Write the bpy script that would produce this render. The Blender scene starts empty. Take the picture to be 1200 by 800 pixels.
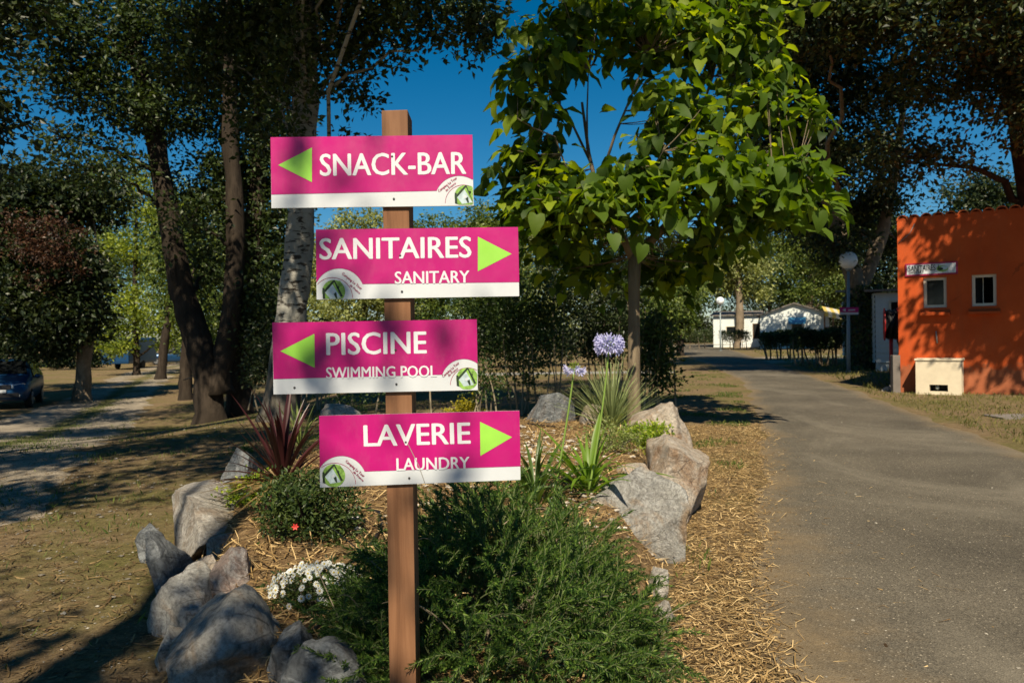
import bpy, bmesh, math, random
import numpy as np
from mathutils import Vector, Matrix, noise
R = math.radians
rng = np.random.default_rng(11)
random.seed(5)
scene = bpy.context.scene
COL = scene.collection

# ------------------------------------------------------------------ camera, sky, sun, exposure
FPX = 933.0                       # focal length in pixels of the 1200 px wide photograph (28 mm)
EYE = Vector((0, 0, 1.3))
cam_d = bpy.data.cameras.new('camera')
cam = bpy.data.objects.new('camera', cam_d)
COL.objects.link(cam)
cam_d.sensor_width = 36.0
cam_d.lens = 36.0 * FPX / 1200.0
cam_d.clip_start = 0.05
cam_d.clip_end = 2000
cam_d.dof.use_dof = True
cam_d.dof.focus_distance = 2.9
cam_d.dof.aperture_fstop = 7.0
cam.location = EYE
CAMR = Matrix.Rotation(R(90 - 0.52), 3, 'X') @ Matrix.Rotation(R(-1.0), 3, 'Z')
cam.rotation_euler = CAMR.to_euler()
scene.camera = cam

SUN_EL, SUN_AZ = R(47), R(181.5)
S = Vector((math.sin(SUN_AZ) * math.cos(SUN_EL), math.cos(SUN_AZ) * math.cos(SUN_EL), math.sin(SUN_EL)))
world = bpy.data.worlds.new('World')
scene.world = world
world.use_nodes = True
wn = world.node_tree
sky = wn.nodes.new('ShaderNodeTexSky')
sky.sky_type = 'NISHITA'
sky.sun_disc = False
sky.sun_elevation = SUN_EL
sky.sun_rotation = SUN_AZ
sky.altitude = 900
sky.air_density = 1.0
sky.dust_density = 0.3
sky.ozone_density = 4.0
hs = wn.nodes.new('ShaderNodeHueSaturation')
hs.inputs['Hue'].default_value = 0.49
hs.inputs['Saturation'].default_value = 1.42
wn.links.new(sky.outputs[0], hs.inputs['Color'])
wn.links.new(hs.outputs[0], wn.nodes['Background'].inputs['Color'])
wn.nodes['Background'].inputs['Strength'].default_value = 0.05
sun_d = bpy.data.lights.new('sun', 'SUN')
sun_d.energy = 5.0
sun_d.angle = R(0.55)
sun_d.color = (1.0, 0.87, 0.66)
sun = bpy.data.objects.new('sun', sun_d)
sun.rotation_euler = S.to_track_quat('Z', 'Y').to_euler()
sun.location = (20, -20, 30)
COL.objects.link(sun)
scene.view_settings.view_transform = 'Standard'
scene.view_settings.look = 'None'
scene.view_settings.exposure = 0.64
scene.view_settings.gamma = 1.0
scene.render.engine = 'CYCLES'
cy = scene.cycles
cy.max_bounces = 6
cy.diffuse_bounces = 3
cy.glossy_bounces = 2
cy.transmission_bounces = 4
cy.transparent_max_bounces = 6
cy.use_denoising = True

# ------------------------------------------------------------------ places: a point of the photograph at a depth, or on the terrain
def ray(px, py):
    v = CAMR @ Vector(((px - 600) / FPX, -(py - 400) / FPX, -1.0))
    return v / v.y
def P(px, py, d):
    return EYE + ray(px, py) * d
def sst(t):
    t = min(1.0, max(0.0, t))
    return t * t * (3 - 2 * t)
def gz(x, y):                      # terrain: level on the right, falling away behind the track on the left
    z = -0.95 * sst((-x - 2.2) / 7.0) * sst((y - 5.0) / 17.0)
    return z + 0.012 * math.sin(x * 1.7 + 1.1) * math.sin(y * 1.3) * sst((0.2 - x) / 1.5)
def hit(px, py, f=None):
    f = f or gz
    r = ray(px, py)
    d = 1.2
    while d < 150:
        p = EYE + r * d
        if p.z < f(p.x, p.y):
            return p
        d += 0.02 + d * 0.002
    return EYE + r * 150

# ------------------------------------------------------------------ objects
def tag(o, label=None, cat=None, group=None, kind=None):
    if label: o['label'] = label
    if cat: o['category'] = cat
    if group: o['group'] = group
    if kind: o['kind'] = kind
    return o
def thing(name, loc, label, cat, group=None, rz=0.0):
    o = bpy.data.objects.new(name, None)
    o.empty_display_size = 0.1
    o.location = loc
    o.rotation_euler = (0, 0, rz)
    COL.objects.link(o)
    return tag(o, label, cat, group)
def link(name, me, parent=None, loc=None, rot=None, scale=None):
    o = bpy.data.objects.new(name, me)
    COL.objects.link(o)
    if parent is not None: o.parent = parent
    if loc is not None: o.location = loc
    if rot is not None: o.rotation_euler = rot
    if scale is not None: o.scale = scale if hasattr(scale, '__len__') else (scale,) * 3
    return o
def copy_tree(o, parent=None):
    c = o.copy()
    COL.objects.link(c)
    c.parent = parent
    for ch in list(o.children):
        copy_tree(ch, c)
    return c
def origin(parent):
    v = Vector((0, 0, 0))
    while parent is not None:
        v = v + Vector(parent.location)
        parent = parent.parent
    return v

def np_mesh(name, verts, faces, mats, smooth=False, mi=None, island=None):
    """faces: (n,k) int array, all of one size"""
    verts = np.asarray(verts, dtype=np.float32)
    faces = np.asarray(faces, dtype=np.int32)
    n, k = faces.shape
    me = bpy.data.meshes.new(name)
    me.vertices.add(len(verts)); me.vertices.foreach_set('co', verts.ravel())
    me.loops.add(n * k); me.loops.foreach_set('vertex_index', faces.ravel())
    me.polygons.add(n)
    me.polygons.foreach_set('loop_start', np.arange(0, n * k, k, dtype=np.int32))
    me.polygons.foreach_set('loop_total', np.full(n, k, dtype=np.int32))
    me.polygons.foreach_set('use_smooth', np.full(n, smooth))
    for m in (mats if isinstance(mats, (list, tuple)) else [mats]): me.materials.append(m)
    if mi is not None: me.polygons.foreach_set('material_index', np.asarray(mi, dtype=np.int32))
    me.update(calc_edges=True)
    return me

class MB:
    def __init__(s):
        s.v, s.f, s.m = [], [], []
    def add(s, verts, faces, m=0):
        o = len(s.v)
        s.v += [Vector(p) for p in verts]
        s.f += [tuple(i + o for i in f) for f in faces]
        s.m += [m] * len(faces)
        return s
    def box(s, a, b, m=0, M=None):
        x0, y0, z0 = a; x1, y1, z1 = b
        vs = [Vector(p) for p in ((x0,y0,z0),(x1,y0,z0),(x1,y1,z0),(x0,y1,z0),(x0,y0,z1),(x1,y0,z1),(x1,y1,z1),(x0,y1,z1))]
        if M is not None: vs = [M @ p for p in vs]
        return s.add(vs, [(0,3,2,1),(4,5,6,7),(0,1,5,4),(1,2,6,5),(2,3,7,6),(3,0,4,7)], m)
    def tube(s, path, radii, n=8, m=0, cap=True, wob=0.0):
        path = [Vector(p) for p in path]
        if not hasattr(radii, '__len__'): radii = [radii] * len(path)
        prev = None; vs = []; fs = []
        for i, p in enumerate(path):
            t = (path[min(i + 1, len(path) - 1)] - path[max(i - 1, 0)])
            if t.length < 1e-9: t = Vector((0, 0, 1))
            t.normalize()
            if prev is None:
                a = Vector((1, 0, 0)) if abs(t.x) < 0.8 else Vector((0, 1, 0))
                u = (a - t * a.dot(t)).normalized()
            else:
                u = (prev - t * prev.dot(t)).normalized()
            prev = u; w = t.cross(u)
            for k in range(n):
                a = 2 * math.pi * k / n
                r = radii[i]
                if wob: r *= 1 + wob * noise.noise(Vector((math.cos(a) * 1.6 + p.x, math.sin(a) * 1.6 + p.y, p.z * 1.5)))
                vs.append(p + (u * math.cos(a) + w * math.sin(a)) * r)
        for i in range(len(path) - 1):
            for k in range(n):
                a, b = i * n + k, i * n + (k + 1) % n
                fs.append((a, b, b + n, a + n))
        if cap:
            fs.append(tuple(range(n - 1, -1, -1)))
            fs.append(tuple((len(path) - 1) * n + k for k in range(n)))
        return s.add(vs, fs, m)
    def ball(s, c, r, nu=16, nv=10, m=0):
        c = Vector(c)
        r = r if hasattr(r, '__len__') else (r, r, r)
        vs = [c + Vector((0, 0, r[2]))]; fs = []
        for j in range(1, nv):
            th = math.pi * j / nv
            for i in range(nu):
                a = 2 * math.pi * i / nu
                vs.append(c + Vector((r[0]*math.sin(th)*math.cos(a), r[1]*math.sin(th)*math.sin(a), r[2]*math.cos(th))))
        vs.append(c - Vector((0, 0, r[2])))
        for i in range(nu):
            fs.append((0, 1 + i, 1 + (i + 1) % nu))
            for j in range(nv - 2):
                a = 1 + j * nu
                fs.append((a + i, a + nu + i, a + nu + (i + 1) % nu, a + (i + 1) % nu))
            a = 1 + (nv - 2) * nu
            fs.append((a + i, len(vs) - 1, a + (i + 1) % nu))
        return s.add(vs, fs, m)
    def prism(s, pts, depth, m=0):        # pts: 3-D outline facing the viewer, depth: vector going back
        n = len(pts); d = Vector(depth)
        vs = [Vector(p) for p in pts] + [Vector(p) + d for p in pts]
        fs = [tuple(range(n)), tuple(range(2 * n - 1, n - 1, -1))]
        fs += [(i, i + n, (i + 1) % n + n, (i + 1) % n) for i in range(n)]
        return s.add(vs, fs, m)
    def build(s, name, mats, parent=None, smooth=False, label=None, bevel=0.0):
        o = origin(parent)
        me = bpy.data.meshes.new(name)
        me.from_pydata([tuple(p - o) for p in s.v], [], s.f)
        mats = mats if isinstance(mats, (list, tuple)) else [mats]
        for m in mats: me.materials.append(m)
        me.polygons.foreach_set('material_index', s.m)
        bm = bmesh.new(); bm.from_mesh(me)
        bmesh.ops.recalc_face_normals(bm, faces=bm.faces)
        if bevel:
            bmesh.ops.bevel(bm, geom=list(bm.edges), offset=bevel, segments=2, affect='EDGES', profile=0.7)
        bm.to_mesh(me); bm.free()
        me.polygons.foreach_set('use_smooth', [smooth] * len(me.polygons))
        me.update()
        ob = link(name, me, parent)
        if label: ob['label'] = label
        return ob

# ------------------------------------------------------------------ materials
class NT:
    def __init__(s, name):
        s.mat = bpy.data.materials.new(name)
        s.mat.use_nodes = True
        s.t = s.mat.node_tree
        s.b = s.t.nodes['Principled BSDF']
        s.out = s.t.nodes['Material Output']
        s.tc = None
    def n(s, typ, **kw):
        x = s.t.nodes.new(typ)
        for k, v in kw.items():
            if k in x.inputs.keys() if isinstance(k, str) else False: x.inputs[k].default_value = v
            else: setattr(x, k, v)
        return x
    def l(s, a, b): s.t.links.new(a, b)
    def co(s, scale=(1, 1, 1)):
        tc = s.n('ShaderNodeTexCoord')
        mp = s.n('ShaderNodeMapping')
        mp.inputs['Scale'].default_value = scale
        s.l(tc.outputs['Object'], mp.inputs['Vector'])
        return mp.outputs[0]
    def noise(s, scale, detail=5, rough=0.6, vec=None, dist=0.0):
        x = s.n('ShaderNodeTexNoise')
        x.inputs['Scale'].default_value = scale
        x.inputs['Detail'].default_value = detail
        x.inputs['Roughness'].default_value = rough
        x.inputs['Distortion'].default_value = dist
        if vec is None: vec = s.co()
        s.l(vec, x.inputs['Vector'])
        return x.outputs['Fac']
    def voro(s, scale, feature='F1', vec=None):
        x = s.n('ShaderNodeTexVoronoi'); x.feature = feature
        x.inputs['Scale'].default_value = scale
        s.l(vec if vec is not None else s.co(), x.inputs['Vector'])
        return x
    def ramp(s, fac, stops):
        x = s.n('ShaderNodeValToRGB')
        e = x.color_ramp.elements
        while len(e) < len(stops): e.new(0.5)
        for el, (p, c) in zip(e, stops):
            el.position = p
            el.color = (c[0], c[1], c[2], 1) if hasattr(c, '__len__') else (c, c, c, 1)
        s.l(fac, x.inputs[0])
        return x.outputs[0]
    def mix(s, fac, a, b, typ='MIX'):
        x = s.n('ShaderNodeMix'); x.data_type = 'RGBA'; x.blend_type = typ
        for sock, v in ((x.inputs[0], fac), (x.inputs[6], a), (x.inputs[7], b)):
            if hasattr(v, 'is_linked'): s.l(v, sock)
            elif hasattr(v, '__len__'): sock.default_value = (v[0], v[1], v[2], 1)
            else: sock.default_value = v
        return x.outputs[2]
    def bump(s, h, strength=0.4, dist=0.01, prev=None):
        x = s.n('ShaderNodeBump')
        x.inputs['Strength'].default_value = strength
        x.inputs['Distance'].default_value = dist
        s.l(h, x.inputs['Height'])
        if prev is not None: s.l(prev, x.inputs['Normal'])
        return x.outputs[0]
    def done(s, color=None, rough=0.8, normal=None, spec=0.3):
        if color is not None:
            if hasattr(color, 'is_linked'): s.l(color, s.b.inputs['Base Color'])
            else: s.b.inputs['Base Color'].default_value = (*color, 1)
        if hasattr(rough, 'is_linked'): s.l(rough, s.b.inputs['Roughness'])
        else: s.b.inputs['Roughness'].default_value = rough
        s.b.inputs['Specular IOR Level'].default_value = spec
        if normal is not None: s.l(normal, s.b.inputs['Normal'])
        return s.mat

def m_plain(name, c, rough=0.6, var=0.25, scale=12, bump=0.0, spec=0.3, metal=0.0):
    n = NT(name)
    f = n.noise(scale, 6, 0.65)
    col = n.ramp(f, [(0.25, [x * (1 - var) for x in c]), (0.75, [min(1, x * (1 + var)) for x in c])])
    nm = n.bump(n.noise(scale * 4, 4), bump, 0.01) if bump else None
    n.b.inputs['Metallic'].default_value = metal
    return n.done(col, rough, nm, spec)

def m_leaf(name, stops, trans, tfac=0.35, rough=0.45, spec=0.35):
    """leaf: each leaf its own tone, light shining through from behind"""
    n = NT(name)
    g = n.n('ShaderNodeNewGeometry')
    col = n.ramp(g.outputs['Random Per Island'], stops)
    n.done(col, rough, None, spec)
    tr = n.n('ShaderNodeBsdfTranslucent')
    tc = n.mix(1.0, col, trans, 'MULTIPLY')
    n.l(tc, tr.inputs['Color'])
    mx = n.n('ShaderNodeMixShader'); mx.inputs[0].default_value = tfac
    n.l(n.b.outputs[0], mx.inputs[1]); n.l(tr.outputs[0], mx.inputs[2])
    n.l(mx.outputs[0], n.out.inputs['Surface'])
    return n.mat

def leafset(name, dark, mid, light, tfac=0.35, tr=(2.6, 2.4, 0.9), rough=0.45):
    return m_leaf(name, [(0.0, dark), (0.55, mid), (1.0, light)], tr, tfac, rough)

M = {}
M['poplar_leaf'] = leafset('poplar_leaf', (.012,.022,.008), (.030,.052,.014), (.07,.10,.028), .25)
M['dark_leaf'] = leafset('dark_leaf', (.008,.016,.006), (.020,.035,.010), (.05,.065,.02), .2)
M['oak_leaf'] = leafset('oak_leaf', (.010,.020,.007), (.026,.045,.012), (.10,.115,.038), .22)
M['red_leaf'] = leafset('red_leaf', (.022,.012,.007), (.055,.027,.015), (.11,.055,.028), .25, (1.6,1.0,.8))
M['pine_leaf'] = leafset('pine_leaf', (.05,.08,.012), (.15,.20,.022), (.28,.32,.04), .35)
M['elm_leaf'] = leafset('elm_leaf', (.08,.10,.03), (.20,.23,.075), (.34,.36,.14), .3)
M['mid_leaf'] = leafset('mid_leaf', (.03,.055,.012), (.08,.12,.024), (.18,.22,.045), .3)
M['catalpa_leaf'] = leafset('catalpa_leaf', (.018,.040,.006), (.062,.118,.010), (.23,.30,.018), .48, (2.7,2.4,.45), .6)
M['shrub_leaf'] = leafset('shrub_leaf', (.014,.030,.008), (.032,.062,.014), (.075,.115,.025), .25)
M['hedge_leaf'] = leafset('hedge_leaf', (.015,.028,.010), (.035,.055,.016), (.09,.11,.03), .25)
M['lime_leaf'] = leafset('lime_leaf', (.09,.16,.015), (.19,.28,.02), (.34,.38,.04), .35)
M['yellow_leaf'] = leafset('yellow_leaf', (.14,.14,.01), (.30,.27,.02), (.45,.38,.03), .35)
M['bush_leaf'] = leafset('bush_leaf', (.018,.035,.010), (.04,.07,.016), (.09,.12,.03), .25)
M['ivy_leaf'] = leafset('ivy_leaf', (.010,.022,.008), (.025,.045,.012), (.08,.11,.02), .2)
M['needle'] = leafset('rosemary_needle', (.014,.038,.008), (.048,.105,.016), (.17,.255,.045), .25, (1.8,1.9,.8), .5)
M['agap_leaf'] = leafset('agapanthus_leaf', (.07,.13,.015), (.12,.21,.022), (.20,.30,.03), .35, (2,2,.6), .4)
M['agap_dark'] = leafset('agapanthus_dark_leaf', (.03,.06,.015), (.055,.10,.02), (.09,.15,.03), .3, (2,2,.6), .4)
M['dasy_leaf'] = leafset('dasylirion_leaf', (.13,.17,.07), (.24,.29,.12), (.38,.42,.20), .25, (1.5,1.5,.9), .45)
M['phorm_leaf'] = leafset('yucca_leaf', (.12,.16,.04), (.20,.25,.07), (.36,.38,.15), .3, (1.6,1.6,.8), .45)
M['cord_leaf'] = leafset('cordyline_leaf', (.020,.007,.008), (.046,.014,.015), (.095,.032,.028), .2, (2.,.8,.8), .35)
M['dry_leaf'] = leafset('dry_leaf', (.10,.065,.025), (.22,.15,.06), (.38,.28,.12), .2, (1.3,1.2,.9), .6)
M['grass'] = leafset('grass_blade', (.06,.075,.015), (.13,.13,.03), (.25,.21,.07), .3, (1.6,1.6,.7), .6)
M['green_grass'] = leafset('green_grass_blade', (.035,.065,.012), (.08,.12,.02), (.16,.18,.04), .3, (1.6,1.7,.7), .6)
M['straw'] = leafset('straw', (.13,.075,.028), (.37,.245,.10), (.68,.50,.25), .12, (1.2,1.1,.9), .65)
M['litter'] = leafset('leaf_litter', (.05,.03,.014), (.12,.075,.032), (.26,.18,.08), .1, (1.2,1.1,.9), .7)
M['pebble'] = m_leaf('pebble', [(0,(.16,.14,.11)),(.5,(.34,.30,.25)),(1,(.6,.56,.5))], (1,1,1), 0.0, .8)
M['chip'] = m_leaf('stone_chip', [(0,(.09,.08,.065)),(.7,(.20,.18,.145)),(1,(.40,.37,.31))], (1,1,1), 0.0, .8)

def m_bark(name, dark, light, sc=6, zsc=0.18, strength=0.9):
    n = NT(name)
    v = n.co((1, 1, zsc))
    f = n.noise(sc, 8, 0.7, v, 0.6)
    f2 = n.noise(1.3, 3, 0.5)
    col = n.ramp(f, [(0.3, dark), (0.62, light)])
    col = n.mix(n.ramp(f2, [(0.4, 0), (0.7, 1)]), col, [c * 0.55 for c in light])
    return n.done(col, 0.9, n.bump(f, strength, 0.05), 0.15)
M['bark'] = m_bark('bark', (.012,.009,.007), (.055,.042,.031), 7, .2, 1.0)
M['bark_pale'] = m_bark('bark_pale', (.09,.07,.05), (.30,.235,.165), 5, .5, .6)
M['bark_catalpa'] = m_bark('bark_catalpa', (.10,.075,.05), (.235,.185,.125), 16, .12, .6)
def m_white_poplar():
    n = NT('white_poplar_bark')
    v = n.co((1.0, 1.0, 3.2))
    marks = n.ramp(n.noise(5.5, 4, 0.55, v, 0.3), [(0.53, 0), (0.60, 1)])
    base = n.ramp(n.noise(3, 6, 0.7), [(0.3, (.21,.20,.175)), (0.7, (.38,.37,.33))])
    dark = n.ramp(n.noise(9, 5, 0.7), [(0.3, (.02,.017,.013)), (0.7, (.07,.06,.05))])
    sep = n.n('ShaderNodeSeparateXYZ')
    n.l(n.co(), sep.inputs[0])
    low = n.n('ShaderNodeMapRange')
    low.inputs[1].default_value = 1.7; low.inputs[2].default_value = 2.6
    add = n.n('ShaderNodeMath'); add.operation = 'ADD'
    nz = n.n('ShaderNodeMath'); nz.operation = 'MULTIPLY'; nz.inputs[1].default_value = 1.6
    n.l(n.noise(4, 4, 0.6, n.co((1.4, 1.4, .35))), nz.inputs[0])
    n.l(sep.outputs[2], add.inputs[0]); n.l(nz.outputs[0], add.inputs[1])
    n.l(add.outputs[0], low.inputs[0])
    c = n.mix(marks, base, dark)
    rough_bark = n.ramp(n.noise(9, 6, .7, n.co((1, 1, .25))), [(0.35, (.03,.026,.02)), (0.7, (.20,.18,.15))])
    c = n.mix(low.outputs[0], rough_bark, c)
    return n.done(c, 0.85, n.bump(n.noise(10, 6, 0.7), 0.6, 0.03), 0.15)
M['white_poplar'] = m_white_poplar()

def m_rock(name, a, b, vein, stain, s_amt=0.5, v_amt=.6):
    n = NT(name)
    f = n.noise(5, 9, 0.68, None, 0.8)
    c = n.ramp(f, [(0.30, a), (0.66, b)])
    v = n.ramp(n.noise(3.2, 8, 0.62, n.co((1, 1, 2.2)), 1.6), [(0.47, 0), (0.51, v_amt), (0.55, 0)])
    c = n.mix(v, c, vein)
    st = n.ramp(n.noise(2.6, 6, 0.6, n.co((1.2, 1, .8)), 0.9), [(0.50, 0), (0.62, s_amt)])
    c = n.mix(st, c, stain)
    spk = n.ramp(n.noise(55, 3, 0.7), [(0.36, .60), (0.56, 1.0)])
    c = n.mix(1.0, c, spk, 'MULTIPLY')
    ck = n.voro(6.5, 'DISTANCE_TO_EDGE', n.co((1, 1, 1.7)))
    ckm = n.ramp(ck.outputs['Distance'], [(0.0, 0), (0.05, 1)])
    cn = n.ramp(n.noise(3, 5, .6), [(.45, 1), (.62, 0)])
    ckm = n.mix(cn, ckm, (1, 1, 1))
    c = n.mix(1.0, c, n.ramp(ckm, [(0, .45), (1, 1.0)]), 'MULTIPLY')
    bp = n.bump(n.noise(7, 12, 0.75, None, 0.9), 1.0, 0.09)
    bp = n.bump(ckm, 0.5, 0.02, bp)
    bp = n.bump(n.noise(60, 6, 0.8), 0.6, 0.010, bp)
    return n.done(c, 0.85, bp, 0.25)
M['rock_grey'] = m_rock('rock_grey', (.29,.28,.26), (.58,.57,.53), (.62,.62,.60), (.38,.23,.10), .7)
M['rock_tan'] = m_rock('rock_tan', (.44,.33,.23), (.70,.62,.52), (.66,.62,.56), (.36,.19,.08), .65)
M['rock_blue'] = m_rock('rock_blue', (.11,.12,.13), (.27,.29,.30), (.42,.44,.45), (.26,.16,.085), .4)
M['rock_pale'] = m_rock('rock_pale', (.34,.30,.25), (.60,.56,.50), (.70,.68,.64), (.30,.19,.10), .5)
M['rock_pink'] = m_rock('rock_pink', (.25,.18,.15), (.45,.37,.33), (.62,.6,.57), (.32,.14,.07), .6)

def m_ground():
    n = NT('dry_ground')
    dirt = n.ramp(n.noise(9, 9, 0.72), [(0.25, (.085,.058,.032)), (0.5, (.19,.135,.075)), (0.75, (.34,.25,.14))])
    grass = n.ramp(n.noise(22, 8, 0.75), [(0.3, (.05,.062,.015)), (0.7, (.19,.175,.052))])
    gm = n.ramp(n.noise(0.55, 7, 0.7), [(0.46, 0), (0.62, .75)])
    c = n.mix(gm, dirt, grass)
    fine = n.ramp(n.noise(70, 8, 0.85), [(0.32, .40), (0.62, 1.25)])
    c = n.mix(1.0, c, fine, 'MULTIPLY')
    bp = n.bump(n.noise(14, 8, 0.75), 0.7, 0.04)
    bp = n.bump(n.noise(120, 4, 0.7), 0.6, 0.012, bp)
    return n.done(c, 0.95, bp, 0.1)
M['ground'] = m_ground()
def m_bed():
    n = NT('straw_mulch_soil')
    c = n.ramp(n.noise(26, 9, 0.75, n.co((1, .5, 1)), 0.8), [(0.28, (.06,.036,.018)), (0.5, (.17,.11,.055)), (0.72, (.36,.25,.13))])
    bp = n.bump(n.noise(40, 8, 0.75), 0.9, 0.02)
    return n.done(c, 0.95, bp, 0.1)
M['bed'] = m_bed()
def m_road():
    n = NT('old_asphalt')
    base = n.ramp(n.noise(0.8, 7, 0.6, None, .4), [(0.3, (.080,.070,.053)), (0.7, (.138,.120,.090))])
    agg = n.voro(150)
    spk = n.ramp(agg.outputs['Color'], [(0.0, .40), (0.55, .95), (0.88, 1.3), (0.95, 3.4)])
    c = n.mix(1.0, base, spk, 'MULTIPLY')
    fl = n.voro(24)
    fl_m = n.ramp(fl.outputs['Distance'], [(0.05, 1), (0.08, 0)])
    flc = n.ramp(fl.outputs['Color'], [(0.72, 0), (0.74, 1)])
    fm = n.mix(1.0, fl_m, flc, 'MULTIPLY')
    c = n.mix(fm, c, (.42,.38,.31))
    # dust and soil gathering along both edges (u runs across the road)
    uv = n.n('ShaderNodeUVMap'); uv.uv_map = 'across'
    sep = n.n('ShaderNodeSeparateXYZ'); n.l(uv.outputs[0], sep.inputs[0])
    a = n.n('ShaderNodeMath'); a.operation = 'SUBTRACT'; n.l(sep.outputs[0], a.inputs[0]); a.inputs[1].default_value = 0.5
    b = n.n('ShaderNodeMath'); b.operation = 'ABSOLUTE'; n.l(a.outputs[0], b.inputs[0])
    nz = n.n('ShaderNodeMath'); nz.operation = 'MULTIPLY_ADD'
    n.l(n.noise(2.2, 8, 0.7), nz.inputs[0]); nz.inputs[1].default_value = 0.30
    n.l(b.outputs[0], nz.inputs[2])
    dm = n.ramp(nz.outputs[0], [(0.50, 0), (0.66, .85)])
    dust = n.ramp(n.noise(50, 8, 0.8), [(0.3, (.12,.082,.045)), (0.7, (.30,.22,.12))])
    c = n.mix(dm, c, dust)
    # worn paler patches
    wp = n.ramp(n.noise(0.5, 6, 0.7, n.co((1.3, .5, 1)), 1.0), [(0.50, 0), (0.68, .5)])
    c = n.mix(wp, c, (.22,.195,.15))
    bp = n.bump(agg.outputs['Distance'], 0.55, 0.006)
    bp = n.bump(n.noise(3, 6, .6), .25, .03, bp)
    return n.done(c, 0.85, bp, 0.25)
M['road'] = m_road()
def m_track():
    n = NT('gravel_track')
    v = n.voro(70)
    c = n.ramp(v.outputs['Color'], [(0.0, (.15,.122,.09)), (0.5, (.29,.245,.185)), (1.0, (.48,.425,.34))])
    big = n.ramp(n.noise(1.1, 7, 0.65), [(0.35, .6), (0.65, 1.1)])
    c = n.mix(1.0, c, big, 'MULTIPLY')
    uv = n.n('ShaderNodeUVMap'); uv.uv_map = 'across'
    sep = n.n('ShaderNodeSeparateXYZ'); n.l(uv.outputs[0], sep.inputs[0])
    nz = n.n('ShaderNodeMath'); nz.operation = 'MULTIPLY_ADD'
    n.l(n.noise(1.1, 8, 0.72), nz.inputs[0]); nz.inputs[1].default_value = 0.4; n.l(sep.outputs[0], nz.inputs[2])
    sc_ = n.n('ShaderNodeMath'); sc_.operation = 'MULTIPLY'; sc_.inputs[1].default_value = .7; n.l(nz.outputs[0], sc_.inputs[0])
    m = n.ramp(sc_.outputs[0], [(0.13, 1), (0.21, 0), (0.44, 0), (0.50, .9), (0.55, .9), (0.61, 0), (0.80, 0), (0.90, 1)])
    mc = n.ramp(sc_.outputs[0], [(.42, 0), (.46, 1), (.59, 1), (.63, 0)])
    g = n.ramp(n.noise(9, 9, 0.75), [(0.3, (.085,.062,.032)), (0.7, (.24,.18,.10))])
    g = n.mix(mc, g, n.ramp(n.noise(24, 8, .75), [(.3, (.035,.042,.012)), (.7, (.13,.125,.04))]))
    c = n.mix(m, c, g)
    bp = n.bump(v.outputs['Distance'], 0.7, 0.012)
    return n.done(c, 0.95, bp, 0.12)
M['track'] = m_track()
def m_post():
    n = NT('weathered_post_wood')
    g = n.noise(20, 8, 0.7, n.co((1, 1, .045)), .5)
    c = n.ramp(g, [(0.25, (.075,.034,.017)), (0.5, (.19,.088,.042)), (0.75, (.28,.14,.07))])
    kn = n.voro(3.1, vec=n.co((2.2, 2.2, .8)))
    km = n.ramp(kn.outputs['Distance'], [(0.03, .8), (0.07, 0)])
    c = n.mix(km, c, (.05,.022,.012))
    grey = n.ramp(n.noise(2.2, 5, .6, n.co((1, 1, .5))), [(0.45, 0), (0.75, .5)])
    c = n.mix(grey, c, (.22,.15,.10))
    return n.done(c, 0.75, n.bump(g, 0.5, 0.004), 0.25)
M['post'] = m_post()
def m_film(name, c, v=.12):
    n = NT(name)
    f = n.noise(7, 5, .6)
    col = n.ramp(f, [(0.3, [x * (1 - v) for x in c]), (0.7, [min(1, x * (1 + v)) for x in c])])
    du = n.ramp(n.noise(3.2, 9, .78, n.co((1.6, 1, .7))), [(.52, 0), (.80, .12)])
    col = n.mix(du, col, (.42, .37, .33))
    spk = n.ramp(n.noise(160, 3, .8), [(.66, 0), (.74, .25)])
    col = n.mix(spk, col, (.30, .26, .22))
    return n.done(col, n.ramp(n.noise(12, 6, .7), [(.3, .28), (.7, .55)]), n.bump(n.noise(5, 3, .5), .12, .01), .45)
M['magenta'] = m_film('magenta_film', (.40,.003,.14))
M['sign_white'] = m_film('sign_white_sheet', (.54,.57,.60), .06)
M['arrow'] = m_film('arrow_lime_film', (.26,.56,.06), .1)
M['letter'] = m_film('lettering_white', (.60,.61,.64), .04)
M['screw'] = m_plain('screw_steel', (.10,.095,.09), .4, .3, 40, 0, .5, .6)
M['wine'] = m_plain('wine_print', (.32,.02,.07), .5, .2)
M['print_green'] = m_plain('print_green', (.20,.36,.07), .5, .6, 90)
M['print_dark'] = m_plain('print_dark_green', (.02,.035,.02), .5, .4, 60)
M['print_blue'] = m_plain('print_pale_blue', (.42,.52,.55), .5, .4, 70)

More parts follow.
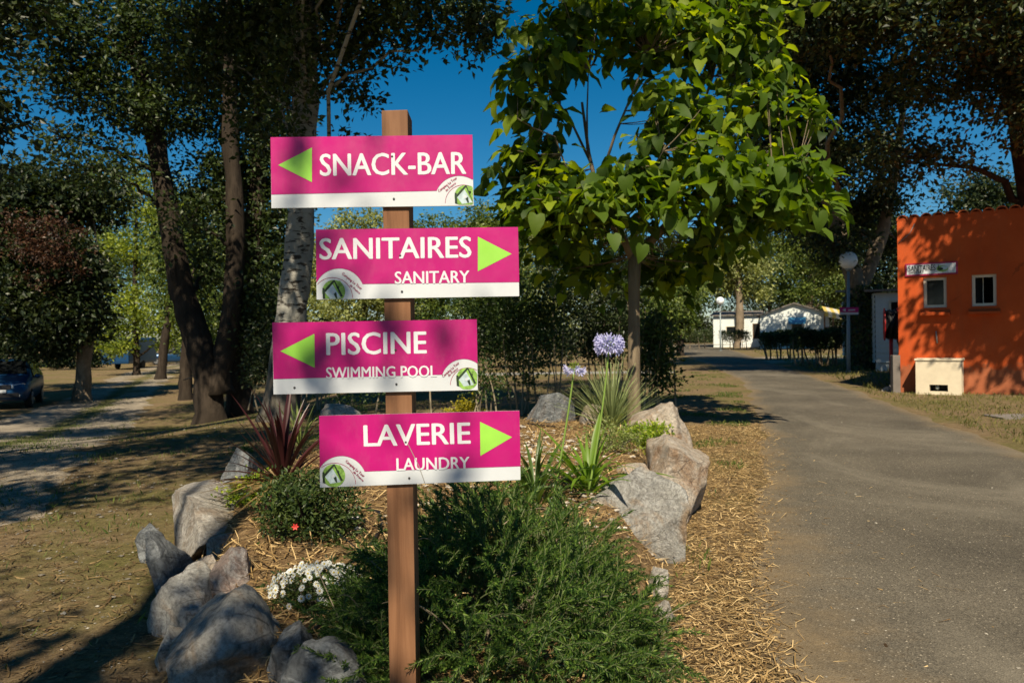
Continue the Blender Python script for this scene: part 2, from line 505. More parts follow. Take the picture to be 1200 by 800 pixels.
def m_orange():
    n = NT('orange_render')
    c = n.ramp(n.noise(1.1, 7, .65), [(0.3, (.42,.066,.017)), (0.7, (.54,.098,.024))])
    st = n.ramp(n.noise(2.4, 7, .7, n.co((2.2, 1, .35))), [(0.50, 0), (0.75, .6)])
    c = n.mix(st, c, (.36,.085,.03))
    sep = n.n('ShaderNodeSeparateXYZ'); n.l(n.co(), sep.inputs[0])
    sp_ = n.n('ShaderNodeMath'); sp_.operation = 'MULTIPLY_ADD'; sp_.inputs[1].default_value = -.9
    n.l(n.noise(6, 8, .75), sp_.inputs[0]); n.l(sep.outputs[2], sp_.inputs[2])
    spl = n.ramp(sp_.outputs[0], [(0.0, .55), (.12, 0)])
    c = n.mix(spl, c, (.20, .12, .07))
    fd = n.ramp(n.noise(.7, 8, .75), [(.52, 0), (.66, .14)])
    c = n.mix(fd, c, (.55, .20, .10))
    cr = n.voro(.9, 'DISTANCE_TO_EDGE', n.mix(.12, n.co((1, 1, .6)), n.noise(3, 6, .7)))
    crm = n.ramp(cr.outputs['Distance'], [(.002, 1), (.006, 0)])
    crn = n.ramp(n.noise(1.2, 3, .5), [(.52, 0), (.58, .55)])
    c = n.mix(n.mix(1.0, crm, crn, 'MULTIPLY'), c, (.10, .03, .015))
    bp = n.bump(n.noise(45, 6, .7), .5, .012)
    return n.done(c, .92, bp, .12)
M['orange'] = m_orange()
M['tile'] = m_plain('terracotta_tile', (.50,.105,.03), .85, .35, 6, .3)
M['cream'] = m_plain('cream_render', (.62,.54,.40), .9, .12, 5, .25)
M['frame'] = m_plain('window_frame_beige', (.60,.54,.43), .55, .12, 10)
M['white'] = m_plain('white_panel', (.70,.72,.72), .6, .08, 4)
M['clap'] = m_plain('white_cladding', (.62,.66,.64), .6, .10, 3)
M['roof'] = m_plain('grey_roof_sheet', (.16,.14,.125), .8, .3, 2)
M['blue_awning'] = m_plain('blue_awning_cloth', (.05,.24,.42), .7, .15)
M['yellow'] = m_plain('yellow_awning_cloth', (.55,.40,.10), .7, .2)
M['brown'] = m_plain('brown_timber', (.13,.07,.035), .8, .3)
M['glass'] = m_plain('dark_window_glass', (.010,.012,.013), .12, .2, 3, 0, .3)
M['black'] = m_plain('black_void', (.008,.008,.008), .8, .2)
M['hose'] = m_plain('black_rubber_hose', (.012,.012,.013), .5, .3, 30)
M['red'] = m_plain('red_painted_steel', (.42,.02,.025), .45, .15)
M['grey_paint'] = m_plain('grey_painted_steel', (.22,.26,.27), .45, .12, 8, 0, .4, .2)
M['concrete'] = m_plain('grey_concrete', (.26,.25,.23), .9, .2, 9, .3)
M['globe'] = m_plain('opal_globe', (.80,.84,.86), .22, .05, 6, 0, .5)
M['carpaint'] = m_plain('blue_car_paint', (.010,.055,.14), .30, .1, 2, 0, .6, .3)
M['tyre'] = m_plain('tyre_rubber', (.016,.016,.016), .85, .2)
M['rim'] = m_plain('alloy_rim', (.35,.36,.38), .35, .1, 8, 0, .5, .8)
M['trim'] = m_plain('black_plastic_trim', (.02,.02,.022), .6, .2)
M['lamp_glass'] = m_plain('headlight_lens', (.45,.50,.54), .12, .1, 9, 0, .6)
M['petal_blue'] = m_leaf('agapanthus_petal', [(0,(.36,.35,.62)),(.5,(.52,.52,.78)),(1,(.75,.76,.90))], (1.2,1.2,1.2), .3, .5)
M['petal_white'] = m_leaf('white_petal', [(0,(.60,.64,.62)),(.5,(.75,.78,.76)),(1,(.86,.87,.85))], (1.0,1.05,1.0), .25, .5)
M['petal_red'] = m_leaf('red_petal', [(0,(.5,.03,.03)),(1,(.68,.06,.05))], (1.2,.8,.8), .2, .5)
M['flower_eye'] = m_plain('flower_centre', (.50,.36,.04), .7, .2)
M['stalk'] = m_plain('green_stalk', (.17,.26,.05), .5, .2)
M['green_twig'] = m_plain('green_twig', (.10,.12,.05), .8, .3)
M['twig'] = m_plain('pale_twig', (.21,.175,.12), .8, .3)

# ------------------------------------------------------------------ generators: leaves, trees, rocks, blades, lettering
def unit(a):
    return a / np.maximum(np.linalg.norm(a, axis=1, keepdims=True), 1e-9)
def leaves_arr(c, axis, nrm, size, w=.30, fold=.12):
    a = unit(axis); s = unit(np.cross(a, nrm)); n = np.cross(s, a)
    z = size[:, None]
    v = np.empty((len(c), 4, 3))
    v[:, 0] = c
    v[:, 1] = c + a * z * .45 + s * z * w + n * z * fold
    v[:, 2] = c + a * z
    v[:, 3] = c + a * z * .45 - s * z * w + n * z * fold
    i = np.arange(len(c))[:, None] * 4
    f = np.concatenate([i + np.array([[0, 1, 2]]), i + np.array([[0, 2, 3]])], axis=1).reshape(-1, 3)
    return v.reshape(-1, 3), f
def cloud(lobes, n, size, clump=.30, per=34, droop=.35, spread=None, r0=2.4, w=.30, flat=.6):
    """leaves in clumps spread through the ellipsoids; returns verts, faces, clump centres by lobe"""
    wts = np.array([(l[1][0] * l[1][1] * l[1][2]) ** .62 * (l[2] if len(l) > 2 else 1) for l in lobes]); wts /= wts.sum()
    C = []; by = []
    for l, wt in zip(lobes, wts):
        k = max(3, int(n * wt / per))
        d = unit(rng.normal(size=(k, 3)))
        r = rng.random((k, 1)) ** (1 / r0)
        r *= 1 + .28 * rng.normal(size=(k, 1)) * .5
        cc = np.array(l[0])[None] + d * r * np.array(l[1])[None]
        C.append(cc); by.append(cc)
    C = np.concatenate(C)
    m = rng.integers(int(per * .6), int(per * 1.4) + 1, len(C))
    cid = np.repeat(np.arange(len(C)), m)
    off = rng.normal(size=(len(cid), 3)) * np.array([1, 1, flat])[None]
    rad = (spread or clump) * (.6 + .8 * rng.random(len(C)))
    c = C[cid] + off * rad[cid][:, None] * .6
    axis = off * .7 + rng.normal(size=off.shape) * .8 + np.array([0, 0, -droop])
    nrm = rng.normal(size=off.shape) * .75 + np.array([0, -.15, 1.0])
    sz = size * (.6 + .75 * rng.random(len(cid)))
    v, f = leaves_arr(c, axis, nrm, sz, w)
    return v, f, by
def bez(a, b, sag, n=6):
    a, b = Vector(a), Vector(b)
    m = (a + b) / 2 + Vector(sag)
    return [a.lerp(m, t).lerp(m.lerp(b, t), t) for t in [i / n for i in range(n + 1)]]
def px_lobes(lobes, d):
    out = []
    for l in lobes:
        dd = d + (l[4] if len(l) > 4 else 0)
        c = P(l[0], l[1], dd)
        rx, rz = l[2] * dd / FPX, l[3] * dd / FPX
        out.append((tuple(c), (rx, (rx + rz) / 2, rz), l[5] if len(l) > 5 else 1.0))
    return out
def tree(name, label, cat, trunk, lobes, n, leaf, size, bark, group=None, clump=.3, per=34, nseg=10, twigs=7, r0=2.4, droop=.35, extra_trunks=(), limb_r=.42, crown_parent=None, more=None):
    """trunk: list of (Vector, radius); lobes: list of (centre, radii, weight)"""
    base = Vector(trunk[0][0])
    root = thing(name, base, label, cat, group)
    v, f, by = cloud(lobes, n, size, clump, per, droop, None, r0)
    mb = MB()
    tr = [(Vector(p), r) for p, r in trunk]
    for T in (tr,) + tuple(extra_trunks):
        pts = [p for p, _ in T]; rr = [r for _, r in T]
        # smooth path
        sp, sr = [], []
        for i in range(len(pts) - 1):
            p0, p1, p2, p3 = pts[max(i-1,0)], pts[i], pts[i+1], pts[min(i+2,len(pts)-1)]
            for k in range(4):
                t = k / 4
                q = 0.5 * ((2*p1) + (p2-p0)*t + (2*p0-5*p1+4*p2-p3)*t*t + (3*p1-p0-3*p2+p3)*t**3)
                sp.append(q); sr.append(rr[i] * (1-t) + rr[i+1] * t)
        sp.append(pts[-1]); sr.append(rr[-1])
        sr[0] *= 1.25
        mb.tube([sp[0] - Vector((0, 0, .25))] + sp, [sr[0] * 1.15] + sr, nseg, wob=.35)
    allp = [(a[0].lerp(b[0], t / 5), a[1] + (b[1] - a[1]) * t / 5) for T in (tr,) + tuple(extra_trunks) for a, b in zip(T, T[1:]) for t in range(5)]
    zb = base.z
    for (c, rad, *_), cl in zip(lobes, by):
        c = Vector(c)
        best = None
        for p, r in allp:
            h = math.hypot(c.x - p.x, c.y - p.y)
            if p.z > c.z + .3 or p.z < zb + .9: continue
            cost = (c - p).length + max(0, h * .55 - (c.z - p.z)) * .8 + .5 * rng.random() * h
            if best is None or cost < best[0]: best = (cost, p, r)
        if best is None: continue
        _, p, r = best
        L = (c - p).length
        r1 = min(r * limb_r, .03 + .025 * L)
        lp = bez(p, c, (rng.normal() * .08 * L, rng.normal() * .08 * L, .14 * L), 9)
        lp = [lp[0]] + [q + Vector(rng.normal(size=3)) * .022 * L for q in lp[1:-1]] + [lp[-1]]
        mb.tube(lp, [r1 * (1 - .09 * i) for i in range(10)], 6, cap=False)
        for q in cl[:twigs]:
            mb.tube(bez(c, q, (0, 0, .1 * (Vector(q) - c).length), 3), [r1 * .28, r1 * .2, r1 * .14, r1 * .06], 4, cap=False)
    mb.build('trunk', M[bark], root, smooth=True)
    me = np_mesh('crown', v - np.array(base)[None], f, M[leaf])
    link('crown', me, root)
    if more: more(root)
    return root
def tree_px(name, label, cat, d, trunk, lobes, n, leaf, size, bark, group=None, extra=(), **kw):
    """trunk in pixels of the photograph at depth d: (px, py, radius in metres)"""
    def conv(T, snap):
        out = []
        for i, t in enumerate(T):
            p = P(t[0], t[1], d + (t[3] if len(t) > 3 else 0))
            if i == 0 and snap: p.z = gz(p.x, p.y) - .02
            out.append((p, t[2]))
        return out
    return tree(name, label, cat, conv(trunk, True), px_lobes(lobes, d), n, leaf, size, bark, group=group, extra_trunks=tuple(conv(e, False) for e in extra), **kw)

def rock_mesh(name, dims, seed, mat, planes=20, lo=.46, hi=.82, amp=.065, sub=5):
    bm = bmesh.new()
    bmesh.ops.create_icosphere(bm, subdivisions=sub, radius=1.0)
    rd = random.Random(seed)
    pl = []
    for _ in range(planes):
        v = Vector((rd.gauss(0, 1), rd.gauss(0, 1), rd.gauss(0, 1))).normalized()
        pl.append((v, rd.uniform(lo, hi)))
    off = Vector((seed * 3.1, seed * 1.7, seed * .9))
    for v in bm.verts:
        p = v.co.copy()
        for nn, h in pl:
            t = p.dot(nn)
            if t > h: p -= nn * (t - h) * .985
        k = noise.fractal(p * 1.6 + off, .9, 2.1, 5)
        rg = 1 - abs(noise.noise(p * 2.3 + off * 1.3)) * 2
        cr = noise.fractal(p * 6 + off, .8, 2.2, 4)
        p *= 1 + amp * k + amp * .7 * max(rg, -.3) + .024 * cr
        if p.z < .1:
            w_ = 1 + .45 * min(1.0, .1 - p.z)
            p.x *= w_; p.y *= w_
            p.z = p.z * 1.7 - .05
        v.co = Vector((p.x * dims[0] / 2, p.y * dims[1] / 2, p.z * dims[2] / 2))
    me = bpy.data.meshes.new(name)
    bm.to_mesh(me); bm.free()
    me.materials.append(mat)
    me.polygons.foreach_set('use_smooth', [True] * len(me.polygons))
    return me
def rock(loc, dims, seed, mat, label, rot=(0, 0, 0), group=None, sub=5, name='rock', cat='rock', **kw):
    me = rock_mesh(name, dims, seed, M[mat], sub=sub, **kw)
    o = link(name, me, None, loc, rot)
    return tag(o, label, cat, group)

def blade_mesh(name, L, W, bend, mat, n=7, fold=.25, twist=0.0, tipw=0.0, belly=.3, curl=1.7):
    """strap leaf rising along z and arching towards +x"""
    vs = []; fs = []
    x = z = 0.0
    for i in range(n + 1):
        t = i / n
        ang = bend * t ** curl
        if i:
            x += math.sin(ang) * L / n; z += math.cos(ang) * L / n
        if t < belly: w = W * (.55 + .45 * t / belly)
        else: w = W * max(tipw, 1 - ((t - belly) / (1 - belly)) ** 1.7)
        w = max(w, .0006)
        tw = twist * t
        c, s_ = math.cos(tw), math.sin(tw)
        up = Vector((-math.cos(ang), 0, math.sin(ang)))
        side = Vector((0, 1, 0)) * c + up * s_
        ctr = Vector((x, 0, z))
        vs += [ctr - side * w / 2 + up * w * fold, ctr, ctr + side * w / 2 + up * w * fold]
        if i:
            a = 3 * (i - 1)
            fs += [(a, a + 1, a + 4, a + 3), (a + 1, a + 2, a + 5, a + 4)]
    me = bpy.data.meshes.new(name)
    me.from_pydata([tuple(v) for v in vs], [], fs)
    me.materials.append(mat)
    me.polygons.foreach_set('use_smooth', [True] * len(fs))
    return me

_txt = {}
def text_geo(body, bold=.02):
    """letters as flat polygons, x 0..1 over the word, y in cap heights"""
    key = (body, bold)
    if key in _txt: return _txt[key]
    cu = bpy.data.curves.new('lettering', 'FONT')
    cu.body = body; cu.size = 1.0; cu.resolution_u = 3
    ob = bpy.data.objects.new('lettering', cu)
    COL.objects.link(ob)
    dg = bpy.context.evaluated_depsgraph_get()
    ev = ob.evaluated_get(dg)
    me = ev.to_mesh()
    vs = [(v.co.x, v.co.y) for v in me.vertices]
    fs = [tuple(p.vertices) for p in me.polygons]
    ev.to_mesh_clear()
    bpy.data.objects.remove(ob); bpy.data.curves.remove(cu)
    x0 = min(v[0] for v in vs); x1 = max(v[0] for v in vs)
    cap = .70 if body.upper() == body else .70
    cap = max(v[1] for v in vs) * (1.0 if body.upper() != body else .985)
    out = []; F = []
    k = 0
    for dx, dy in ((0, 0), (-bold, 0), (bold, 0), (0, -bold * .45), (0, bold * .45), (-bold * .5, 0), (bold * .5, 0)):
        o = len(out)
        out += [((v[0] + dx - x0) / (x1 - x0), (v[1] + dy) / cap, k) for v in vs]
        F += [tuple(i + o for i in f) for f in fs]
        k += 1
    _txt[key] = (out, F)
    return out, F
def text_px(mb, body, x0, y0, x1, y1, cap, d, bold=.02, m=0):
    """word whose baseline runs (x0,y0)-(x1,y1) in the photograph at depth d, cap height in pixels"""
    o = P(x0, y0, d); U = P(x1, y1, d) - o
    nx, ny = (y1 - y0), -(x1 - x0)
    l = math.hypot(nx, ny)
    V = P(x0 + nx / l * cap, y0 + ny / l * cap, d) - o
    vs, fs = text_geo(body, bold)
    mb.add([o + U * a + V * b - Vector((0, k * .00004, 0)) for a, b, k in vs], fs, m)

def inside(poly, x, y):
    r = False; j = len(poly) - 1
    for i in range(len(poly)):
        xi, yi = poly[i]; xj, yj = poly[j]
        if (yi > y) != (yj > y) and x < (xj - xi) * (y - yi) / (yj - yi) + xi: r = not r
        j = i
    return r
def pdist(poly, x, y):
    best = 1e9; j = len(poly) - 1
    for i in range(len(poly)):
        ax, ay = poly[j]; bx, by = poly[i]
        dx, dy = bx - ax, by - ay
        t = max(0, min(1, ((x - ax) * dx + (y - ay) * dy) / (dx * dx + dy * dy + 1e-12)))
        best = min(best, math.hypot(x - ax - dx * t, y - ay - dy * t)); j = i
    return best

# ------------------------------------------------------------------ setting: terrain, road, track, raised bed
def spaced(lo, hi, fine_lo, fine_hi, step, grow=1.18):
    a = list(np.arange(fine_lo, fine_hi + 1e-6, step))
    s, x = step, fine_hi
    while x < hi: s *= grow; x += s; a.append(x)
    s, x = step, fine_lo
    while x > lo: s *= grow; x -= s; a.insert(0, x)
    return a
xs = spaced(-350, 350, -9, 5, .15); ys = spaced(-60, 600, -2, 20, .2)
gv = [(x, y, gz(x, y)) for y in ys for x in xs]
nx_ = len(xs)
gf = [(j * nx_ + i, j * nx_ + i + 1, (j + 1) * nx_ + i + 1, (j + 1) * nx_ + i) for j in range(len(ys) - 1) for i in range(nx_ - 1)]
tag(link('ground', np_mesh('ground', gv, gf, M['ground'], True)), kind='structure')

def strip(name, left, right, mat, zoff, nu=14, step=.25, wob=.12, f=gz):
    """ribbon between two edge polylines (world x, y), edges ragged, 'across' UV running 0..1"""
    def resample(pl, n):
        pl = [Vector((p[0], p[1], 0)) for p in pl]
        L = [0]
        for a, b in zip(pl, pl[1:]): L.append(L[-1] + (b - a).length)
        out = []
        for k in range(n + 1):
            s = L[-1] * k / n
            i = max(j for j in range(len(L) - 1) if L[j] <= s + 1e-9)
            out.append(pl[i].lerp(pl[i + 1], (s - L[i]) / max(L[i + 1] - L[i], 1e-9)))
        return out, L[-1]
    n = int(resample(left, 10)[1] / step)
    a, _ = resample(left, n); b, _ = resample(right, n)
    vs, uv = [], []
    for k in range(n + 1):
        p, q = a[k], b[k]
        w0 = wob * noise.fractal(Vector((p.x * .9, p.y * .9, 3)), .8, 2, 4)
        w1 = wob * noise.fractal(Vector((q.x * .9, q.y * .9, 7)), .8, 2, 4)
        for i in range(nu + 1):
            t = i / nu
            r = p.lerp(q, t) + (q - p).normalized() * (w0 * (1 - t) + w1 * t)
            vs.append((r.x, r.y, f(r.x, r.y) + (zoff if 0 < i < nu else -.016))); uv.append((t, k * step))
    fs = [(k * (nu + 1) + i, k * (nu + 1) + i + 1, (k + 1) * (nu + 1) + i + 1, (k + 1) * (nu + 1) + i) for k in range(n) for i in range(nu)]
    me = np_mesh(name, vs, fs, mat, True)
    lay = me.uv_layers.new(name='across')
    fl = np.array(fs).ravel()
    lay.data.foreach_set('uv', np.array(uv, dtype=np.float32)[fl].ravel())
    return tag(link(name, me), kind='structure')
ROAD_L = [(.62, -4), (.64, 0), (.76, 2.9), (1.12, 4.4), (1.86, 6.5), (3.1, 10.2), (4.0, 13.5), (5.7, 20), (7.4, 30), (9.6, 47), (12, 62), (16, 80)]
ROAD_R = [(7.6, -4), (6.2, 2), (5.6, 5), (5.3, 8), (5.9, 11), (7.2, 16.4), (8.3, 22), (10.3, 31.5), (14.2, 50), (17, 64), (21, 80)]
strip('road', ROAD_L, ROAD_R, M['road'], .012)
strip('side_road', [(9.4, 30), (14, 33), (22, 36)], [(10.6, 38), (15, 39.5), (22, 42)], M['track'], .008, wob=.3)
tl = [hit(*p) for p in ((0, 500), (60, 472), (110, 450), (145, 437), (162, 431))]
tr_ = [hit(*p) for p in ((0, 645), (60, 600), (110, 556), (150, 508), (183, 462), (203, 443), (214, 432))]
TRK_L = [(-13, -4), (-12, 4), (-10.2, 9)] + [(p.x, p.y) for p in tl[1:]]
TRK_R = [(-5.5, -4), (-4.2, 2), (-3.5, 3.8)] + [(p.x, p.y) for p in tr_]
TRK_L += [(TRK_L[-1][0] - 5, TRK_L[-1][1] + 25)]; TRK_R += [(TRK_R[-1][0] - 4, TRK_R[-1][1] + 25)]
strip('gravel_track', TRK_L, TRK_R, M['track'], .007, nu=18, wob=.5)

BED = [(-.75, 1.5), (-1.05, 2.4), (-1.35, 3.0), (-1.62, 3.7), (-1.88, 4.4), (-2.12, 5.2), (-2.1, 6.2), (-1.6, 7.6), (-.5, 8.9), (.5, 9.2), (1.15, 8.6),
       (1.45, 7.4), (1.25, 6.0), (1.02, 5.1), (.86, 4.3), (.66, 3.5), (.54, 2.5), (.36, 1.5)]
def bedz(x, y):
    if not inside(BED, x, y): return gz(x, y)
    d = pdist(BED, x, y)
    top = .20 + .20 * sst((y - 2.2) / 4.5) + .03 * noise.noise(Vector((x * 2.2, y * 2.2, 0))) + .012 * noise.noise(Vector((x * 9, y * 9, 4)))
    return gz(x, y) - .03 + top * sst(d / .38)
bx = np.arange(-2.3, 1.65, .045); by_ = np.arange(1.4, 9.4, .06)
idx = {}; bv = []; bf = []
for j, y in enumerate(by_):
    for i, x in enumerate(bx):
        if inside(BED, x, y) or pdist(BED, x, y) < .07:
            idx[i, j] = len(bv); bv.append((x, y, bedz(x, y) if inside(BED, x, y) else gz(x, y) - .03))
for (i, j), a in idx.items():
    q = [(i, j), (i + 1, j), (i + 1, j + 1), (i, j + 1)]
    if all(k in idx for k in q): bf.append([idx[k] for k in q])
tag(link('flower_bed', np_mesh('flower_bed', bv, bf, M['bed'], True)), kind='structure')

# ------------------------------------------------------------------ the signpost with its four boards
DP = 2.24                                   # depth of the post's front face
c = P(470, 620, DP)
sp = thing('signpost', (c.x, c.y + .05, bedz(c.x, c.y + .05)), 'brown timber signpost carrying four magenta arrow boards, standing in the rock edged flower bed', 'signpost')
mb = MB()
tA, tB = P(447, 129.5, DP), P(477.6, 128.5, DP)
bA, bB = P(458.2, 930, DP), P(489.5, 930, DP)
dv = Vector((0, .10, 0))
mb.add([bA, bB, bB + dv, bA + dv, tA, tB, tB + dv - Vector((0, 0, .004)), tA + dv], [(0,3,2,1),(4,5,6,7),(0,1,5,4),(1,2,6,5),(2,3,7,6),(3,0,4,7)])
mb.build('post', M['post'], sp, bevel=.003)

def lerp2(a, b, t): return (a[0] + (b[0] - a[0]) * t, a[1] + (b[1] - a[1]) * t)
def board(tl, tr, bl, br, strip_l, strip_r, side, ec, er, arrow, words, screws, emb, ring, small, scratch=None):
    D0 = DP - .010
    b = MB().prism([P(*p, D0) for p in (tl, tr, br, bl)], (0, .006, 0)).build('sign_board', M['sign_white'], sp, bevel=.0006)
    d = D0 - .0009
    def edge_x(y, right):
        a, z = (tr, br) if right else (tl, bl)
        return a[0] + (z[0] - a[0]) * (y - a[1]) / (z[1] - a[1])
    def strip_y(x): return strip_l + (strip_r - strip_l) * (x - bl[0]) / (br[0] - bl[0])
    pts = []
    if side == 'R':
        pts = [tl, tr]
        arc = []
        for k in range(41):
            a = R(0 + 4.5 * k)
            x, y = ec[0] + er * math.cos(a), ec[1] - er * math.sin(a)
            if x < edge_x(y, True) and y < strip_y(x): arc.append((x, y))
        pts += [(edge_x(arc[0][1] , True), arc[0][1])] + arc + [(bl[0], strip_l)]
    else:
        arc = []
        for k in range(41):
            a = R(4.5 * k)
            x, y = ec[0] + er * math.cos(a), ec[1] - er * math.sin(a)
            if x > edge_x(y, False) and y < strip_y(x): arc.append((x, y))
        pts = [tl, tr, (br[0], strip_r)] + arc + [(edge_x(arc[-1][1], False), arc[-1][1])]
    MB().prism([P(*p, d) for p in pts], (0, .0006, 0)).build('magenta_panel', M['magenta'], b)
    MB().prism([P(*p, d - .0005) for p in arrow], (0, .0004, 0)).build('arrow', M['arrow'], b)
    for w in words:
        t = MB(); text_px(t, *w, d - .0005); t.build('lettering', M['letter'], b)
    # round camp emblem: thin ring, slanting name, small picture of a pale tent under dark ridge poles among greenery
    e = MB()
    def poly(pp, m, k): e.add([P(*p, d + .0003 - k * .00012) for p in pp], [tuple(range(len(pp)))], m)
    cx, cy_, rr = ring
    prev = None
    for k in range(73):
        a = R(2.5 * k)
        q = [(cx + r * math.cos(a), cy_ - r * math.sin(a)) for r in (rr, rr - .55)]
        ok = edge_x(q[0][1], False) + .5 < q[0][0] < edge_x(q[0][1], True) - .5 and q[0][1] < bl[1] - 1.5
        if ok and prev: poly([prev[0], q[0], q[1], prev[1]], 0, 1)
        prev = q if ok else None
    ex, ey, r = emb
    ymax = (bl[1] if side == 'L' else br[1]) - 1.0
    disc = [(ex + r * math.cos(R(12 * k)), min(ymax, ey + r * math.sin(R(12 * k)))) for k in range(30)]
    xm = edge_x(ey, True) - .6 if side == 'R' else 9e9
    disc = [(min(x, xm), y) for x, y in disc]
    poly([(x, y) for x, y in disc], 1, 1)
    def q(*pp): return [(min(ex + a * r, xm), min(ey + bq * r, ymax)) for a, bq in pp]
    poly(q((-.75, .1), (-.1, -.62), (.62, .55), (-.3, .7)), 3, 2)
    poly(q((-.92, -.02), (-.02, -1.0), (.08, -.86), (-.8, .14)), 2, 3)
    poly(q((-.02, -.98), (.08, -1.0), (.82, .42), (.62, .46)), 2, 4)
    poly(q((-.98, -.3), (-.8, -.3), (-.72, .7), (-.95, .62)), 2, 5)
    poly(q((-.2, .0), (.05, -.12), (.1, .1), (-.12, .22)), 4, 6)
    poly(q((.0, .22), (.22, .05), (.32, .55), (.2, .6)), 2, 7)
    for (a, bq, s) in ((.45, -.75, .2), (.62, -.42, .26), (.38, -.35, .14), (.8, -.1, .18)):
        poly([(min(ex + (a + s * math.cos(R(60*k+a*90))) * r, xm), ey + (bq + s * math.sin(R(60*k+a*90))) * r) for k in range(6)], 1 if s > .15 else 2, 8)
    for w in small:
        text_px(e, *w, d - .0006, .012, 0)
    e.build('emblem', [M['wine'], M['print_green'], M['print_dark'], M['print_blue'], M['sign_white']], b)
    for sx, sy in screws:
        o = P(sx, sy, d - .001)
        MB().tube([o + Vector((0, .003, 0)), o, o - Vector((0, .0012, 0))], [.0032, .0032, .0018], 10).build('screw', M['screw'], b)
    if scratch:
        s_ = MB()
        for p, q2 in zip(scratch, scratch[1:]):
            s_.prism([P(p[0] - .4, p[1], d - .0008), P(p[0] + .4, p[1], d - .0008), P(q2[0] + .4, q2[1], d - .0008), P(q2[0] - .4, q2[1], d - .0008)], (0, .0003, 0))
        s_.build('scratch', M['concrete'], b)
board((317, 161), (553.5, 158), (318, 244), (555, 241), 228, 224.5, 'R', (538, 234.5), 28.5, [(326, 193.5), (365.5, 173), (365.5, 213.5)],
      [('SNACK-BAR', 375.5, 206, 546, 203.5, 25)], [(459.5, 183.5), (461.5, 233)], (545.5, 230, 13), (543, 238, 21.5),
      [('Camping La Tour', 514.5, 225, 536, 209, 3.0), ('de France', 523, 224.5, 534.5, 215, 2.6)])
board((370, 269), (607, 266), (371, 351), (608.5, 347), 333.5, 330.5, 'L', (397.5, 344), 29.5, [(560, 277.3), (599.6, 297.5), (560, 317.8)],
      [('SANITAIRES', 375, 303.8, 552, 301.5, 24), ('SANITARY', 463, 332.5, 550, 331.2, 14)], [(469, 299.5), (471, 341.5)], (391, 341.5, 13.5), (389.5, 349, 24),
      [('Camping La Tour', 400.5, 321, 423, 339.5, 3.0), ('de France', 409.5, 334.5, 421, 344.5, 2.6)])
board((319, 378), (558.7, 374), (320.5, 462), (560, 457), 444, 439.5, 'R', (543.5, 447), 26.5, [(328.5, 411.3), (368.4, 391), (368.8, 430.7)],
      [('PISCINE', 383, 415.6, 499.5, 413.6, 25), ('SWIMMING POOL', 382.5, 443.6, 511.5, 441.2, 13)], [(463.5, 410), (464.5, 450), (345, 454)], (547.5, 443.5, 13), (548, 451, 20.5),
      [('Camping La Tour', 519.5, 442, 538.5, 425.5, 3.0), ('de France', 526, 441, 537, 432, 2.6)])
board((374, 487), (608.7, 481), (375, 571), (610, 562), 554.5, 546, 'L', (400, 563.5), 29.5, [(562.5, 494), (600, 512), (563, 533.8)],
      [('LAVERIE', 427, 522.6, 551, 519.2, 24), ('LAUNDRY', 465, 551, 550, 549.2, 14)], [(475.5, 518), (479.5, 560)], (391, 557, 13.5), (392, 567, 25),
      [('Camping La Tour', 404.5, 540.5, 426, 559, 3.0), ('de France', 413.5, 553, 425, 564, 2.6)], [(478, 520), (485, 534), (491, 546), (499, 569)])

# ------------------------------------------------------------------ rocks edging the bed
GR = 'rocks edging the flower bed'
def rk(px, py, d, dims, seed, mat, label, rot=(0, 0, 0), sink=None, **kw):
    """px, py, d: centre of the rock"""
    p = P(px, py, d)
    return rock(tuple(p), dims, seed, mat, label, rot, GR, **kw)
rk(755, 606, 4.72, (.66, .80, .88), 15, 'rock_grey', 'pale grey boulder with orange stains, front one of the right hand edge', (0, R(-14), R(35)))
rk(788, 556, 5.85, (.72, 1.15, .86), 8, 'rock_tan', 'long tan veined boulder behind the pale grey one, beside the straw verge', (0, R(8), R(-15)))
rk(771, 508, 7.15, (.74, .95, .92), 14, 'rock_tan', 'tan rounded boulder right of the spiky grey green tuft', (0, 0, R(10)))
rk(772, 676, 3.95, (.15, .16, .14), 5, 'rock_pale', 'small whitish stone at the foot of the pale grey boulder', (0, 0, R(30)), sub=4)
rk(778, 713, 3.55, (.10, .10, .09), 6, 'rock_pale', 'small white stone between the rosemary and the straw verge', sub=4)
rk(256, 768, 2.95, (.42, .60, .56), 21, 'rock_grey', 'large blue grey block with a tan left side at the near left corner', (R(-8), R(-8), R(28)), planes=9, lo=.5, hi=.8, amp=.07)
rk(221, 722, 3.55, (.34, .52, .54), 27, 'rock_grey', 'upright grey rock leaning left behind the large corner block', (R(-6), R(-16), R(20)), planes=10, lo=.5, hi=.85, amp=.08)
rk(200, 665, 4.2, (.28, .52, .50), 33, 'rock_blue', 'dark bluish rock on the left edge before the long pale boulder', (0, R(-12), R(10)))
rk(238, 602, 5.05, (.56, 1.25, .52), 40, 'rock_pale', 'long pale buff boulder on the left edge beside the burgundy plant', (0, R(6), R(22)))
rk(284, 555, 5.95, (.40, .46, .46), 44, 'rock_blue', 'grey rock behind the long pale boulder on the left edge', (0, 0, R(-20)))
rk(273, 675, 3.62, (.21, .23, .26), 52, 'rock_pink', 'small pinkish rock lying on the straw behind the corner block', (0, R(10), R(15)), planes=9, amp=.07)
rk(240, 663, 3.95, (.14, .16, .12), 55, 'rock_tan', 'small brown stone wedged behind the upright grey rock', sub=4)
rk(339, 765, 2.68, (.16, .2, .27), 61, 'rock_blue', 'narrow grey rock below the white flowers', (R(10), R(8), R(0)), planes=10, amp=.08)
rk(178, 640, 4.75, (.26, .40, .34), 101, 'rock_blue', 'low dark rock on the outer left edge before the dark bluish one', (0, R(-8), R(30)))
